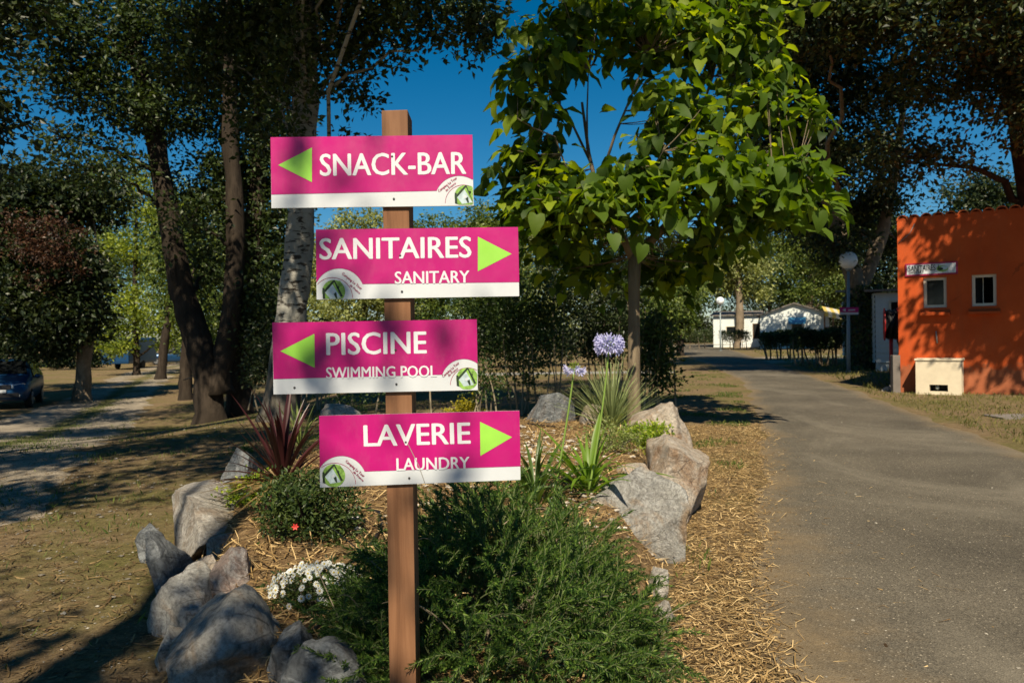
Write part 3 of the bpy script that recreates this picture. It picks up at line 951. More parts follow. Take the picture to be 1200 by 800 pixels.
rk(262, 640, 4.35, (.30, .30, .26), 103, 'rock_pale', 'buff stone half under dry straps inside the left edge', (0, 0, R(10)))
rk(206, 770, 3.2, (.22, .30, .34), 107, 'rock_grey', 'small grey rock low on the outside of the corner block', (0, R(-10), R(10)))
rk(309, 748, 3.0, (.18, .24, .26), 109, 'rock_grey', 'grey rock tucked between the corner block and the narrow grey rock', (0, 0, R(40)))
rk(382, 795, 2.42, (.26, .30, .25), 66, 'rock_blue', 'grey rock half under the rosemary left of the post', (0, R(-18), R(25)), planes=10, amp=.08)
rk(648, 480, 8.5, (.72, .5, .52), 71, 'rock_blue', 'dark grey boulder at the back of the bed under the tall flowers', (0, 0, R(12)))
rk(694, 492, 8.1, (.40, .35, .34), 77, 'rock_tan', 'orange brown rock between the dark back boulder and the spiky tuft')
rk(398, 482, 8.3, (.62, .4, .22), 82, 'rock_pale', 'low flat pale rock at the back left between the lower signs')
rk(745, 553, 5.6, (.28, .3, .22), 88, 'rock_tan', 'brown stone sunk in the bed behind the pale grey boulder', sub=4)

# pebbles in the bed
pts = []
while len(pts) < 900:
    x, y = rng.uniform(-1.0, 1.0), rng.uniform(3.2, 8.4)
    w = math.exp(-((x - .15) / .55) ** 2 - ((y - 6.3) / 1.0) ** 2) + .7 * math.exp(-((x + .62) / .25) ** 2 - ((y - 4.9) / .5) ** 2) + .8 * math.exp(-((x - .45) / .3) ** 2 - ((y - 4.9) / .5) ** 2)
    if rng.random() < w and inside(BED, x, y): pts.append((x, y))
oct_v = np.array([(1,0,0),(0,1,0),(-1,0,0),(0,-1,0),(0,0,1),(0,0,-1),(.7,.7,.5),(-.7,.7,.5),(-.7,-.7,.5),(.7,-.7,.5)])
oct_f = np.array([(4,6,7),(4,7,8),(4,8,9),(4,9,6),(0,1,6),(1,2,7),(2,3,8),(3,0,9),(6,1,7),(7,2,8),(8,3,9),(9,0,6),(5,1,0),(5,2,1),(5,3,2),(5,0,3)])
def stones(pts, zf, s0, s1):
    V = []; F = []
    for k, (x, y) in enumerate(pts):
        s = s0 + (s1 - s0) * rng.random() ** 2.2
        a = rng.uniform(0, 6.28)
        v = oct_v * (1 + .25 * rng.normal(size=oct_v.shape)) * s * np.array([1, .75, .5])
        ca, sa = math.cos(a), math.sin(a)
        v = v @ np.array([[ca, sa, 0], [-sa, ca, 0], [0, 0, 1]])
        V.append(v + np.array([x, y, zf(x, y) + s * .22])); F.append(oct_f + k * len(oct_v))
    return np.concatenate(V), np.concatenate(F)
v, f = stones(pts, bedz, .008, .034)
tag(link('pebbles', np_mesh('pebbles', v, f, M['pebble'])), kind='stuff')

# ------------------------------------------------------------------ plants of the bed
def plant(name, px, py, label, cat, group=None):
    p = hit(px, py, bedz)
    p.z = bedz(p.x, p.y)
    return thing(name, p, label, cat, group), p
def put_blades(root, meshes, n, tilt, name='leaf', rad=.02, sc=(.75, 1.15), rot0=None, label=None, zoff=0.0):
    for i in range(n):
        a = (i * 2.39996 + rng.normal() * .25) if rot0 is None else rot0[0] + (rot0[1] - rot0[0]) * rng.random()
        t = tilt(i / max(1, n - 1))
        o = link(name, meshes[i % len(meshes)], root, (math.cos(a) * rad * (1 - i / n), math.sin(a) * rad * (1 - i / n), zoff + .03 * i / n), None, rng.uniform(*sc))
        o.rotation_euler = (0, t, a)
        if label: o['label'] = label
# burgundy cordyline
r_, p_ = plant('cordyline', 333, 590, 'burgundy sword leaved plant behind the left rocks with dry straps at its foot', 'plant')
bl = [blade_mesh('leaf', L * 1.12, .030, b, M['cord_leaf'], 7, .22, tw, 0, .45) for L, b, tw in ((.52, .22, .2), (.50, .5, -.3), (.46, .35, .4), (.54, .12, 0), (.45, .75, .2))]
put_blades(r_, bl, 52, lambda t: R(82 - 76 * t ** .75) + rng.normal() * .08, zoff=.10)
dl = [blade_mesh('dry_leaf', L, .020, b, M['dry_leaf'], 6, .15, tw, 0, .5) for L, b, tw in ((.46, .25, .3), (.40, .4, -.4), (.5, .15, .2))]
put_blades(r_, dl, 26, lambda t: R(84 + 10 * t) + rng.normal() * .05, 'dry_leaf', sc=(.8, 1.15), rot0=(R(150), R(262)), label='dry tan strap leaf', zoff=.12)
mb = MB(); mb.tube([p_ - Vector((0, 0, .05)), p_ + Vector((.01, 0, .07)), p_ + Vector((.01, 0, .15))], [.035, .032, .028], 8); mb.build('stem', M['bark'], r_, True)
# pale sword plant behind
r_, p_ = plant('yucca', 352, 525, 'pale green striped sword leaved plant behind the burgundy one', 'plant')
bl = [blade_mesh('leaf', L, .030, b, M['phorm_leaf'], 7, .2, tw, 0, .5) for L, b, tw in ((.62, .15, .2), (.55, .5, -.3), (.66, .08, 0), (.5, .9, .3))]
put_blades(r_, bl, 20, lambda t: R(58 - 52 * t) + rng.normal() * .07)
# dasylirion
r_, p_ = plant('desert_spoon', 716, 504, 'spiky grey green tuft of narrow leaves with frayed pinkish tips', 'plant')
bl = [blade_mesh('leaf', L, .0105, b, M['dasy_leaf'], 5, .2, tw, .45, .2) for L, b, tw in ((.60, .10, .4), (.56, .22, -.4), (.63, .05, .2), (.50, .3, .5))]
put_blades(r_, bl, 230, lambda t: R(68 - 64 * t ** .8) + rng.normal() * .06, rad=.05, sc=(.8, 1.1), zoff=.03)
# agapanthus: bright clump with the two flower stalks, dark clump in front
def floret_mesh():
    mb = MB()
    mb.tube([(0, 0, 0), (0, 0, .035)], [.0012, .0012], 4, 1, cap=False)
    for k in range(6):
        a = k * math.pi / 3
        c_, s_ = math.cos(a), math.sin(a)
        def q(r, w, z): return Vector((c_ * r - s_ * w, s_ * r + c_ * w, z))
        mb.add([q(.002, 0, .034), q(.008, -.0045, .053), q(.009, 0, .051), q(.008, .0045, .053), q(.021, -.0035, .066), q(.026, 0, .066), q(.021, .0035, .066)],
               [(0, 1, 2), (0, 2, 3), (1, 4, 5, 2), (2, 5, 6, 3)], 0)
    me = bpy.data.meshes.new('flower')
    me.from_pydata([tuple(v) for v in mb.v], [], mb.f)
    me.materials.append(M['petal_blue']); me.materials.append(M['stalk'])
    me.polygons.foreach_set('material_index', mb.m)
    return me
flo = floret_mesh()
bud = bpy.data.meshes.new('bud')
_b = MB().tube([(0, 0, 0), (0, 0, .03), (0, 0, .042), (0, 0, .052)], [.0012, .0014, .004, .001], 5)
bud.from_pydata([tuple(v) for v in _b.v], [], _b.f); bud.materials.append(M['lime_leaf'])
r_, p_ = plant('agapanthus', 690, 578, 'bright green strap leaved clump right of the lowest sign, bearing two blue flower stalks', 'flower')
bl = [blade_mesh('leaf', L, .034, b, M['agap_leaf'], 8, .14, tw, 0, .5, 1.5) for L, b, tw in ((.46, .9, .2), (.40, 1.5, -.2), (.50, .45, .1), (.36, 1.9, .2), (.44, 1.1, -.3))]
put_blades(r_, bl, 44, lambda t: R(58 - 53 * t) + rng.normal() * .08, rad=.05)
def stalk(px, py, sx, sy, d, rad, nf, nb, bow):
    top = P(px, py, d); base = P(sx, sy, d); base.z = min(base.z, bedz(base.x, base.y))
    path = bez(base, top, bow, 9)
    mb = MB(); mb.tube(path, [.0075 - .0025 * i / 9 for i in range(10)], 7)
    o = mb.build('flower_stalk', M['stalk'], r_, True)
    loc = top - p_
    gold = 2.39996
    n = nf + nb
    for i in range(n):
        z = 1 - 1.55 * (i + .5) / n
        a = i * gold
        dv_ = Vector((math.sqrt(1 - z * z) * math.cos(a), math.sqrt(1 - z * z) * math.sin(a), z))
        isb = (i % n) < nb
        c = link('bud' if isb else 'flower', bud if isb else flo, o, loc + dv_ * rad * (.12 if not isb else .1), dv_.to_track_quat('Z', 'Y').to_euler(), rad / .066 * rng.uniform(.82, 1.08) * (.75 if isb else 1))
stalk(714, 404, 688, 560, 4.85, .082, 40, 14, (.03, 0, .02))
stalk(673, 431, 646, 520, 4.75, .062, 13, 22, (.02, 0, .03))
r_, p_ = plant('agapanthus', 628, 590, 'dark green strap leaved clump between the lowest sign and the bright clump', 'flower')
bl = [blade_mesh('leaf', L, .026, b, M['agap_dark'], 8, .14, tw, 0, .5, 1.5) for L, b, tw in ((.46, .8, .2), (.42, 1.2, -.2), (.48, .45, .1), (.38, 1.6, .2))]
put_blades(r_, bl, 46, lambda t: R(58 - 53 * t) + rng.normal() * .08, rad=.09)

def bush(name, px, py, radii, n, size, leaf, label, cat, lift=.75, w=.22, clump=.06, d=None, stems=9, zf=bedz, stuff=False, group=None):
    p = hit(px, py, zf)
    p.z = zf(p.x, p.y)
    root = thing(name, p, label, cat, group)
    c = p + Vector((0, 0, radii[2] * lift))
    v, f, by = cloud([(tuple(c), radii)], n, size, clump, 26, -.15, None, 2.2, w)
    v[:, 2] = np.maximum(v[:, 2], p.z - .02)
    me = np_mesh('foliage', v - np.array(p)[None], f, M[leaf])
    link('foliage', me, root)
    mb = MB()
    for q in by[0][:stems]:
        mb.tube(bez(p - Vector((0, 0, .03)), q, (0, 0, .04), 4), [.012 * radii[0] / .25] * 3 + [.005, .003], 5, cap=False)
    mb.build('stem', M['twig' if radii[2] < .2 else 'bark'], root, True)
    return root, p
r_, p_ = bush('round_bush', 362, 628, (.27, .25, .20), 5200, .030, 'bush_leaf', 'rounded dark green bush with a few red flowers below the laundry sign', 'bush')
rf = MB()
for k in range(6):
    a = k * math.pi / 3
    rf.add([(0, 0, 0), (.012 * math.cos(a - .4), .012 * math.sin(a - .4), .004), (.019 * math.cos(a), .019 * math.sin(a), .006), (.012 * math.cos(a + .4), .012 * math.sin(a + .4), .004)], [(0, 1, 2, 3)])
rfm = bpy.data.meshes.new('flower'); rfm.from_pydata([tuple(v) for v in rf.v], [], rf.f); rfm.materials.append(M['petal_red'])
for px, py, d in ((324, 583, 4.35), (346, 617, 3.98), (318, 590, 4.3)):
    q = P(px, py, d) - p_
    link('flower', rfm, r_, q, (R(70), 0, R(10)))
bush('ground_cover_plant', 292, 588, (.15, .14, .10), 1300, .028, 'lime_leaf', 'low lime green plant between the long pale boulder and the burgundy leaves', 'plant', .6, .3)
bush('golden_bush', 546, 492, (.30, .25, .20), 1500, .045, 'yellow_leaf', 'golden yellow leaved bush behind the post between the two lower signs', 'bush', .7, .3)
bush('stonecrop', 752, 527, (.22, .20, .15), 2200, .032, 'lime_leaf', 'lime green low bush in front of the spiky tuft', 'plant', .6, .28)
bush('wiry_bush', 716, 530, (.24, .18, .15), 1600, .030, 'phorm_leaf', 'olive wiry bush left of the lime green one', 'bush', .6, .16)
bush('weed', 788, 652, (.06, .06, .06), 130, .030, 'green_grass' if False else 'mid_leaf', 'small green weed at the foot of the pale grey boulder', 'weed', .6, .25, .03, stems=3)
bush('weed', 778, 632, (.05, .05, .06), 110, .028, 'mid_leaf', 'small green weed where the pale grey and long tan boulders meet', 'weed', .6, .25, .03, stems=3)
bush('weed', 372, 785, (.07, .06, .05), 200, .022, 'mid_leaf', 'small mossy green weed in front of the narrow grey rock', 'weed', .6, .25, .03, stems=3)
bush('weed', 284, 532, (.09, .08, .06), 160, .035, 'mid_leaf', 'small weed growing behind the grey rock on the left edge', 'weed', .6, .25, .04, stems=3)

# white flowering cushion
r_, p_ = bush('candytuft', 374, 712, (.21, .17, .10), 3000, .020, 'bush_leaf', 'low cushion of white flowers on the straw left of the post', 'flower', .7, .2, .035)
dm = MB()
for k in range(11):
    a = k * 2 * math.pi / 11
    def q(r, w, z): return Vector((math.cos(a) * r - math.sin(a) * w, math.sin(a) * r + math.cos(a) * w, z))
    dm.add([q(.002, 0, 0), q(.010, -.0026, .0022), q(.0155, 0, .0008), q(.010, .0026, .0022)], [(0, 1, 2, 3)], 0)
dm.ball((0, 0, .001), (.004, .004, .0025), 8, 5, 1)
dmm = bpy.data.meshes.new('flower'); dmm.from_pydata([tuple(v) for v in dm.v], [], dm.f)
dmm.materials.append(M['petal_white']); dmm.materials.append(M['flower_eye']); dmm.polygons.foreach_set('material_index', dm.m)
k = 0
while k < 190:
    a, rr_ = rng.uniform(0, 6.283), math.sqrt(rng.random())
    x, y = .215 * rr_ * math.cos(a), .18 * rr_ * math.sin(a)
    if rng.random() < .45 * (y < -.05): continue
    z = .055 + .105 * math.sqrt(max(0, 1 - rr_ ** 2)) + rng.normal() * .008
    nrm = Vector((x * 2.2, y * 2.2 - .35, .22)) + Vector(rng.normal(size=3)) * .09
    link('flower', dmm, r_, (x, y, z), nrm.to_track_quat('Z', 'Y').to_euler(), rng.uniform(.72, 1.08))
    k += 1

# rosemary
p_ = Vector((-.06, 3.05, bedz(-.06, 3.05)))
root = thing('rosemary', p_, 'large sprawling rosemary bush with needle leaves behind and right of the post', 'bush')
def sprig_geo(L, bend, seed, dens=1.0):
    rd = np.random.default_rng(seed)
    path = []; x = z = y = 0.0; n = 9
    wob_ = rd.normal() * .25
    for i in range(n + 1):
        t = i / n
        if i:
            ang = bend * t ** 1.2
            x += math.sin(ang) * L / n; z += math.cos(ang) * L / n; y += math.sin(t * 3 + wob_) * .012
        path.append(Vector((x, y, z)))
    c, ax, nr, sz = [], [], [], []
    m = int(L * 400 * dens)
    for k in range(m):
        t = .12 + .88 * (k / m)
        i = min(n - 1, int(t * n)); u = t * n - i
        p = path[i].lerp(path[i + 1], u); tan = (path[i + 1] - path[i]).normalized()
        a = rd.uniform(0, 6.283)
        q = tan.orthogonal().normalized(); q = Matrix.Rotation(a, 3, tan) @ q
        ax.append(tuple(q * .85 + tan * (.55 + .5 * t))); nr.append(tuple(tan - q * .4)); c.append(tuple(p)); sz.append((.027 if t < .8 else .021) * rd.uniform(.7, 1.2) * (1.0 if t < .93 else .7))
    v, f = leaves_arr(np.array(c), np.array(ax), np.array(nr), np.array(sz), .115, .04)
    mb = MB(); mb.tube(path, [.0026 - .0016 * i / n for i in range(n + 1)], 4, cap=False)
    sv = np.array([tuple(q) for q in mb.v]); sf = []
    for a in mb.f: sf += [(a[0], a[1], a[2]), (a[0], a[2], a[3])]
    V = np.concatenate([v, sv]); F = np.concatenate([f, np.array(sf) + len(v)])
    mi = np.concatenate([np.zeros(len(f)), np.ones(len(sf))]).astype(np.int32)
    return V, F, mi
SPR = [sprig_geo(L, b, s) for L, b, s in ((.26, .9, 1), (.22, 1.4, 2), (.28, .6, 3), (.19, 1.1, 4), (.26, -.8, 5), (.24, 1.8, 6), (.30, 1.2, 7), (.20, .4, 8))]
SPM = [np_mesh('sprig', V, F, [M['needle'], M['green_twig']], False, mi) for V, F, mi in SPR]
spr = []
def mound(x, y):                   # height of the rosemary's upper surface above the soil
    e = ((x + .08) / .57) ** 2 + ((y - 2.95) / 1.0) ** 2
    return .54 * math.sqrt(max(0, 1 - e)) * (1 + .3 * noise.noise(Vector((x * 3, y * 3, 2))))
while len(spr) < 1500:
    x, y = rng.uniform(-.72, .62), rng.uniform(1.95, 3.95)
    e = ((x + .08) / .57) ** 2 + ((y - 2.95) / 1.0) ** 2
    if e > 1: continue
    if x < -.16 and y < 2.34 and x > -.48: continue
    h = mound(x, y)
    out = Vector((x + .06, y - 3.0, 0))
    spr.append((Vector((x, y, bedz(x, y) + h * rng.uniform(.10, .78) - .05)), math.atan2(out.y, out.x) + rng.normal() * .8, out.length))
for (x, y, n_) in ((-.50, 2.66, 60), (-.52, 2.42, 36)):
    for _ in range(n_):
        q = Vector((x + rng.normal() * .06, y + rng.normal() * .12, 0))
        if (abs(q.x + .32) < .16 and q.y < 2.45) or q.x < -.58 or q.y > 2.85: continue
        q.z = bedz(q.x, q.y) - .02 + .08 * rng.random()
        spr.append((q, rng.uniform(0, 6.28), .5))
order = sorted(range(len(spr)), key=lambda i: spr[i][0].y - .8 * spr[i][0].z)
VV, FF, MI = [], [], []; off = 0
for rank, i in enumerate(order):
    q, a, e = spr[i]
    k = int(rng.integers(len(SPM)))
    s_ = rng.uniform(.65, 1.0)
    if q.z - bedz(q.x, q.y) < .05: s_ *= .85
    tilt = rng.uniform(-.1, .55) + .35 * min(1, e / .6)
    if rank < 300:
        o = link('sprig', SPM[k], root, q - p_, (0, tilt, a), s_)
    else:
        V, F, mi = SPR[k]
        Mx = (Matrix.Translation(q - p_) @ Matrix.Rotation(a, 4, 'Z') @ Matrix.Rotation(tilt, 4, 'Y') @ Matrix.Scale(s_, 4))
        A = np.array(Mx)
        VV.append(V @ A[:3, :3].T + A[:3, 3]); FF.append(F + off); MI.append(mi); off += len(V)
tag(link('foliage', np_mesh('foliage', np.concatenate(VV), np.concatenate(FF), [M['needle'], M['green_twig']], False, np.concatenate(MI)), root), kind='stuff')
mb = MB()
for k in range(90):
    q, a, e = spr[int(rng.integers(len(spr)))]
    dv_ = Vector((math.cos(a), math.sin(a), 0))
    s0 = q + Vector((0, 0, -.02))
    L = rng.uniform(.14, .34)
    mb.tube(bez(s0, s0 + dv_ * L * .8 + Vector((0, 0, L * rng.uniform(.1, .8))), (0, 0, .06 * rng.uniform(0, 1.4)), 7), [.0030, .0028, .0026, .0023, .0020, .0017, .0014, .0009], 4, cap=False)
for _ in range(10):
    a = rng.uniform(0, 6.28)
    mb.tube(bez(p_, p_ + Vector((math.cos(a) * .4, math.sin(a) * .45, .12)), (0, 0, .08), 5), [.012, .011, .009, .007, .006, .004], 5, cap=False)
tag(mb.build('stem', M['twig'], root, True), kind='stuff')

# irrigation hose
mb = MB()
pp = [hit(*q, bedz) for q in ((405, 668), (422, 655), (440, 633), (448, 615), (444, 603), (430, 597), (412, 597), (395, 600))]
mb.tube([q + Vector((0, 0, .012)) for q in pp], .010, 7)
o = mb.build('irrigation_hose', M['hose'], None, True)
tag(o, 'black hose curling round the straw right of the rounded bush', 'hose', 'irrigation hoses')
mb = MB()
pp = [hit(*q, bedz) for q in ((398, 722), (375, 738), (360, 752), (353, 772), (358, 792), (366, 812))]
mb.tube([q + Vector((0, 0, .02)) for q in pp], .011, 7)
o = mb.build('irrigation_hose', M['hose'], None, True)
tag(o, 'black hose running down beside the narrow grey rock at the bottom', 'hose', 'irrigation hoses')
mb = MB()
pp = [hit(*q, bedz) for q in ((590, 492), (620, 498), (655, 502), (700, 501), (735, 500))]
mb.tube([q + Vector((0, 0, .012)) for q in pp], .010, 7)
o = mb.build('irrigation_hose', M['hose'], None, True)
tag(o, 'black hose lying below the dark back boulder', 'hose', 'irrigation hoses')

# ------------------------------------------------------------------ catalpa
def catalpa_leaf(k):
    rd = random.Random(k)
    out = [(0, 0), (.16, -.10), (.36, -.02), (.42, .22), (.34, .50), (.16, .82), (0, 1.0)]
    vs, fs = [], []
    fold = .10 + .08 * rd.random(); drp = .25 + .2 * rd.random()
    def q(x, y): return (x, y, fold * abs(x) * 1.6 - drp * y * y + .03 * math.sin(y * 9 + k) * abs(x) * 4)
    for x, y in out: vs.append(q(x, max(y, 0) if x == 0 else y))
    for x, y in out[1:-1]: vs.append(q(-x, y))
    ctr = [(0, .22), (0, .5), (0, .78)]
    c0 = len(vs)
    for x, y in ctr: vs.append(q(x, y))
    R_ = [0, 1, 2, 3, 4, 5, 6]; L_ = [0, 7, 8, 9, 10, 11, 6]
    for S_ in (R_, L_):
        a = S_
        t = [(a[0], a[1], a[2], c0), (c0, a[2], a[3]), (c0, a[3], a[4], c0 + 1), (c0 + 1, a[4], a[5], c0 + 2), (c0 + 2, a[5], a[6])]
        fs += t if S_ is R_ else [tuple(reversed(x)) for x in t]
    return vs, fs
CL = [catalpa_leaf(k) for k in range(5)]
CLM = []
for vs, fs in CL:
    me = bpy.data.meshes.new('leaf'); me.from_pydata(vs, [], fs); me.materials.append(M['catalpa_leaf'])
    me.polygons.foreach_set('use_smooth', [True] * len(fs)); CLM.append(me)
DC = 10.0
base = P(742, 450, DC); base.z = 0
root = thing('catalpa_tree', base, 'young broad leaved tree with bright heart shaped leaves beside the road', 'tree')
mb = MB()
def pp(*l): return [P(x, y, DC + (dd[0] if dd else 0)) for x, y, *dd in l]
TWIG_FROM = []
tk = [base - Vector((0, 0, .2)), base] + pp((743, 445), (743, 380), (743, 340), (744, 300))
mb.tube(tk, [.11, .095, .080, .075, .072, .078], 12, wob=.2)
for path, r0, r1 in ((pp((743, 306), (752, 292), (770, 276), (783, 262), (789, 244), (795, 228)), .060, .042),
                     (pp((743, 306), (734, 285), (721, 268), (708, 245), (698, 215, .2), (690, 180, .3), (682, 120, .3)), .058, .016),
                     (pp((721, 268), (700, 255, -.3), (680, 240, -.6), (655, 225, -.9)), .03, .010),
                     (pp((783, 262), (805, 240, -.4), (840, 215, -.7), (890, 195, -.9), (950, 190, -1.0)), .03, .008),
                     (pp((789, 244), (800, 200, .2), (815, 150, .4), (835, 90, .5), (850, 20, .6)), .035, .010),
                     (pp((692, 190, .3), (668, 140, .1), (640, 100, -.2), (620, 70, -.3)), .018, .006),
                     (pp((688, 175, .3), (688, 130, .2), (690, 70, .1)), .016, .006),
                     (pp((700, 222, .2), (720, 160, .0), (745, 100, -.1), (765, 50, -.1)), .022, .007),
                     (pp((744, 285), (750, 240, -.5), (765, 200, -.9), (780, 170, -1.1)), .022, .006),
                     (pp((680, 240, -.6), (650, 160, -.6), (625, 150, -.7), (600, 135, -.8)), .012, .005)):
    n = len(path); TWIG_FROM += [a.lerp(b, t / 4) for a, b in zip(path, path[1:]) for t in range(4)]
    mb.tube(path, [r0 + (r1 - r0) * i / (n - 1) for i in range(n)], 8, wob=.15)
mb.build('trunk', M['bark_catalpa'], root, True)
cat_l = [(640, 45, 60, 45, -.3), (730, 15, 70, 40, 0), (800, 40, 70, 50, 0), (860, 50, 70, 60, .3), (620, 110, 40, 35, -.4), (628, 178, 44, 28, -.4), (640, 215, 62, 38, -.6), 
         (785, 115, 42, 35, -.6), (830, 130, 80, 50, -.3), (905, 120, 50, 50, .2), (790, 185, 80, 45, -.9), (870, 200, 80, 42, -.8), (945, 195, 46, 28, -.9), (925, 235, 36, 18, -.6), (700, 225, 70, 32, -.9), (790, 225, 75, 30, -.9),
         (860, 245, 60, 28, -.3), (660, 262, 45, 26, 0), (690, 300, 62, 34, 1.1), (770, 312, 60, 30, 1.2), (830, 292, 50, 28, .5), (640, 235, 60, 36, .4), (600, 200, 30, 40, 0), (730, 205, 40, 20, -1.0), (650, 10, 60, 30, .3), (850, -20, 90, 40, .3), (740, -40, 100, 40, .3)]
lb = px_lobes(cat_l, DC)
LV = []; SPRAYS = []
for c_, rad, _w in lb:
    n = int(18 * (rad[0] * rad[2]) / .28) + 4
    for _k in range(n * 9):
        if _k % 9 == 0:
            d0 = rng.normal(size=3); d0 /= np.linalg.norm(d0); r = rng.random() ** (1 / 1.9) * (1 + .15 * rng.normal())
            q0 = np.array(c_) + d0 * r * np.array(rad); SPRAYS.append(tuple(q0))
        d_ = rng.normal(size=3)
        q = Vector(q0 + d_ * np.array([.15, .15, .055]) + np.array([0, 0, -.05 * (d_[0] ** 2 + d_[1] ** 2)]))
        outv = Vector((d_[0], d_[1], 0)) + Vector((rng.normal() * .6, rng.normal() * .6, 0))
        LV.append((q, math.atan2(outv.y, outv.x), rng.normal() * .42 + .28 if rng.random() < .85 else rng.uniform(.9, 1.5), rng.normal() * .45, rng.uniform(.11, .235)))
twig_mb = MB()
for q0 in SPRAYS:
    q = Vector(q0)
    best = min(TWIG_FROM, key=lambda p: (p - q).length + (.6 if p.z > q.z + .1 else 0))
    twig_mb.tube(bez(best, q, (0, 0, -.05), 4), [.007, .006, .005, .004, .0025], 4, cap=False)
twig_mb.build('twig', M['bark_catalpa'], root, True)
LV.sort(key=lambda t: t[0].y - .25 * t[0].x)
VV, FF = [], []; off = 0
np_cl = [(np.array(v), f) for v, f in CL]
fan = []
for i, (q, a, dn, rl, s_) in enumerate(LV):
    k = i % 5
    Mx = Matrix.Translation(q - base) @ Matrix.Rotation(a - math.pi / 2, 4, 'Z') @ Matrix.Rotation(-dn, 4, 'X') @ Matrix.Rotation(rl, 4, 'Y') @ Matrix.Scale(s_, 4)
    if i < 300:
        o = link('leaf', CLM[k], root); o.matrix_basis = Mx
    else:
        A = np.array(Mx); v, fs = np_cl[k]
        VV.append(v @ A[:3, :3].T + A[:3, 3])
        for f_ in fs:
            FF.append((f_[0] + off, f_[1] + off, f_[2] + off))
            if len(f_) == 4: FF.append((f_[0] + off, f_[2] + off, f_[3] + off))
        off += len(v)
tag(link('foliage', np_mesh('foliage', np.concatenate(VV), FF, M['catalpa_leaf'], True), root), kind='stuff')

# ------------------------------------------------------------------ orange washroom building
A0 = P(1053, 400, 16.0); A0 = Vector((A0.x, 16.0, 0))
EV = Vector((.825, -.565, 0)).normalized(); NV = Vector((-EV.y, EV.x, 0))     # along the front, into the building
def on_wall(px, py, off=0.0):        # pixel -> (u, z) on the front wall plane (off = metres in front of it)
    r = ray(px, py)
    o = A0 - NV * off
    t = (o - EYE).dot(NV) / r.dot(NV)
    q = EYE + r * t
    return (q - o).dot(EV), q.z
def W(u, z, off=0.0): return A0 + EV * u - NV * off + Vector((0, 0, z))
root = thing('orange_building', A0, 'orange rendered washroom building with two small windows and a tiled top edge', 'building')
ztop = on_wall(1052, 256)[1]
UE = 5.2
wins = []
for a, b in (((1081.8, 325.6), (1109.6, 360)), ((1138.5, 322), (1168, 358))):
    u0, z1 = on_wall(*a); u1, z0 = on_wall(*b)
    wins.append((u0, u1, z0, z1))
mb = MB()
us = sorted({0, UE, *[w[0] for w in wins], *[w[1] for w in wins]}); zs = sorted({-.2, ztop, *[w[2] for w in wins], *[w[3] for w in wins]})
for i in range(len(us) - 1):
    for j in range(len(zs) - 1):
        um, zm = (us[i] + us[i+1]) / 2, (zs[j] + zs[j+1]) / 2
        if any(w[0] < um < w[1] and w[2] < zm < w[3] for w in wins): continue
        mb.add([W(us[i], zs[j]), W(us[i+1], zs[j]), W(us[i+1], zs[j+1]), W(us[i], zs[j+1])], [(0, 1, 2, 3)])
for u0, u1, z0, z1 in wins:
    q = [(u0, z0), (u1, z0), (u1, z1), (u0, z1)]
    for k in range(4):
        a, b = q[k], q[(k + 1) % 4]
        mb.add([W(*a), W(*b), W(*b, -.22), W(*a, -.22)], [(0, 1, 2, 3)])
mb.add([W(0, -.2), W(0, -.2, -5), W(0, ztop, -5), W(0, ztop)], [(0, 1, 2, 3)])
mb.add([W(UE, -.2), W(UE, -.2, -5), W(UE, ztop, -5), W(UE, ztop)], [(0, 1, 2, 3)])
mb.add([W(0, -.2, -5), W(UE, -.2, -5), W(UE, ztop, -5), W(0, ztop, -5)], [(0, 1, 2, 3)])
mb.add([W(0, ztop - .05), W(UE, ztop - .05), W(UE, ztop - .05, -5), W(0, ztop - .05, -5)], [(0, 1, 2, 3)])
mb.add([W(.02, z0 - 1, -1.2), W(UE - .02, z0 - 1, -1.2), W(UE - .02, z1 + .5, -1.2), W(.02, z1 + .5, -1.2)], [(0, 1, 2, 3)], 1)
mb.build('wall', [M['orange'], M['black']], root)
# half round tiles along the top edge
tl_ = MB()
for k in range(8):
    a0, a1 = math.pi * k / 8, math.pi * (k + 1) / 8
    tl_.add([Vector((math.cos(a) * .105, y, math.sin(a) * .105)) for y in (-.10, .34) for a in (a0, a1)], [(0, 1, 3, 2)])
    tl_.add([Vector((math.cos(a) * r_, -.10, math.sin(a) * r_)) for r_ in (.105, .085) for a in (a0, a1)], [(0, 1, 3, 2)])
    tl_.add([Vector((math.cos(a) * .085, y, math.sin(a) * .085)) for y in (-.10, .34) for a in (a0, a1)], [(0, 1, 3, 2)])
tme = bpy.data.meshes.new('roof_tile'); tme.from_pydata([tuple(v) for v in tl_.v], [], tl_.f); tme.materials.append(M['tile'])
ang = math.atan2(EV.y, EV.x)
for k in range(24):
    o = link('roof_tile', tme, root, EV * (.10 + .212 * k) + NV * .075 + Vector((0, 0, ztop - .045 + rng.normal() * .008)), (rng.normal() * .02, 0, ang + rng.normal() * .02))
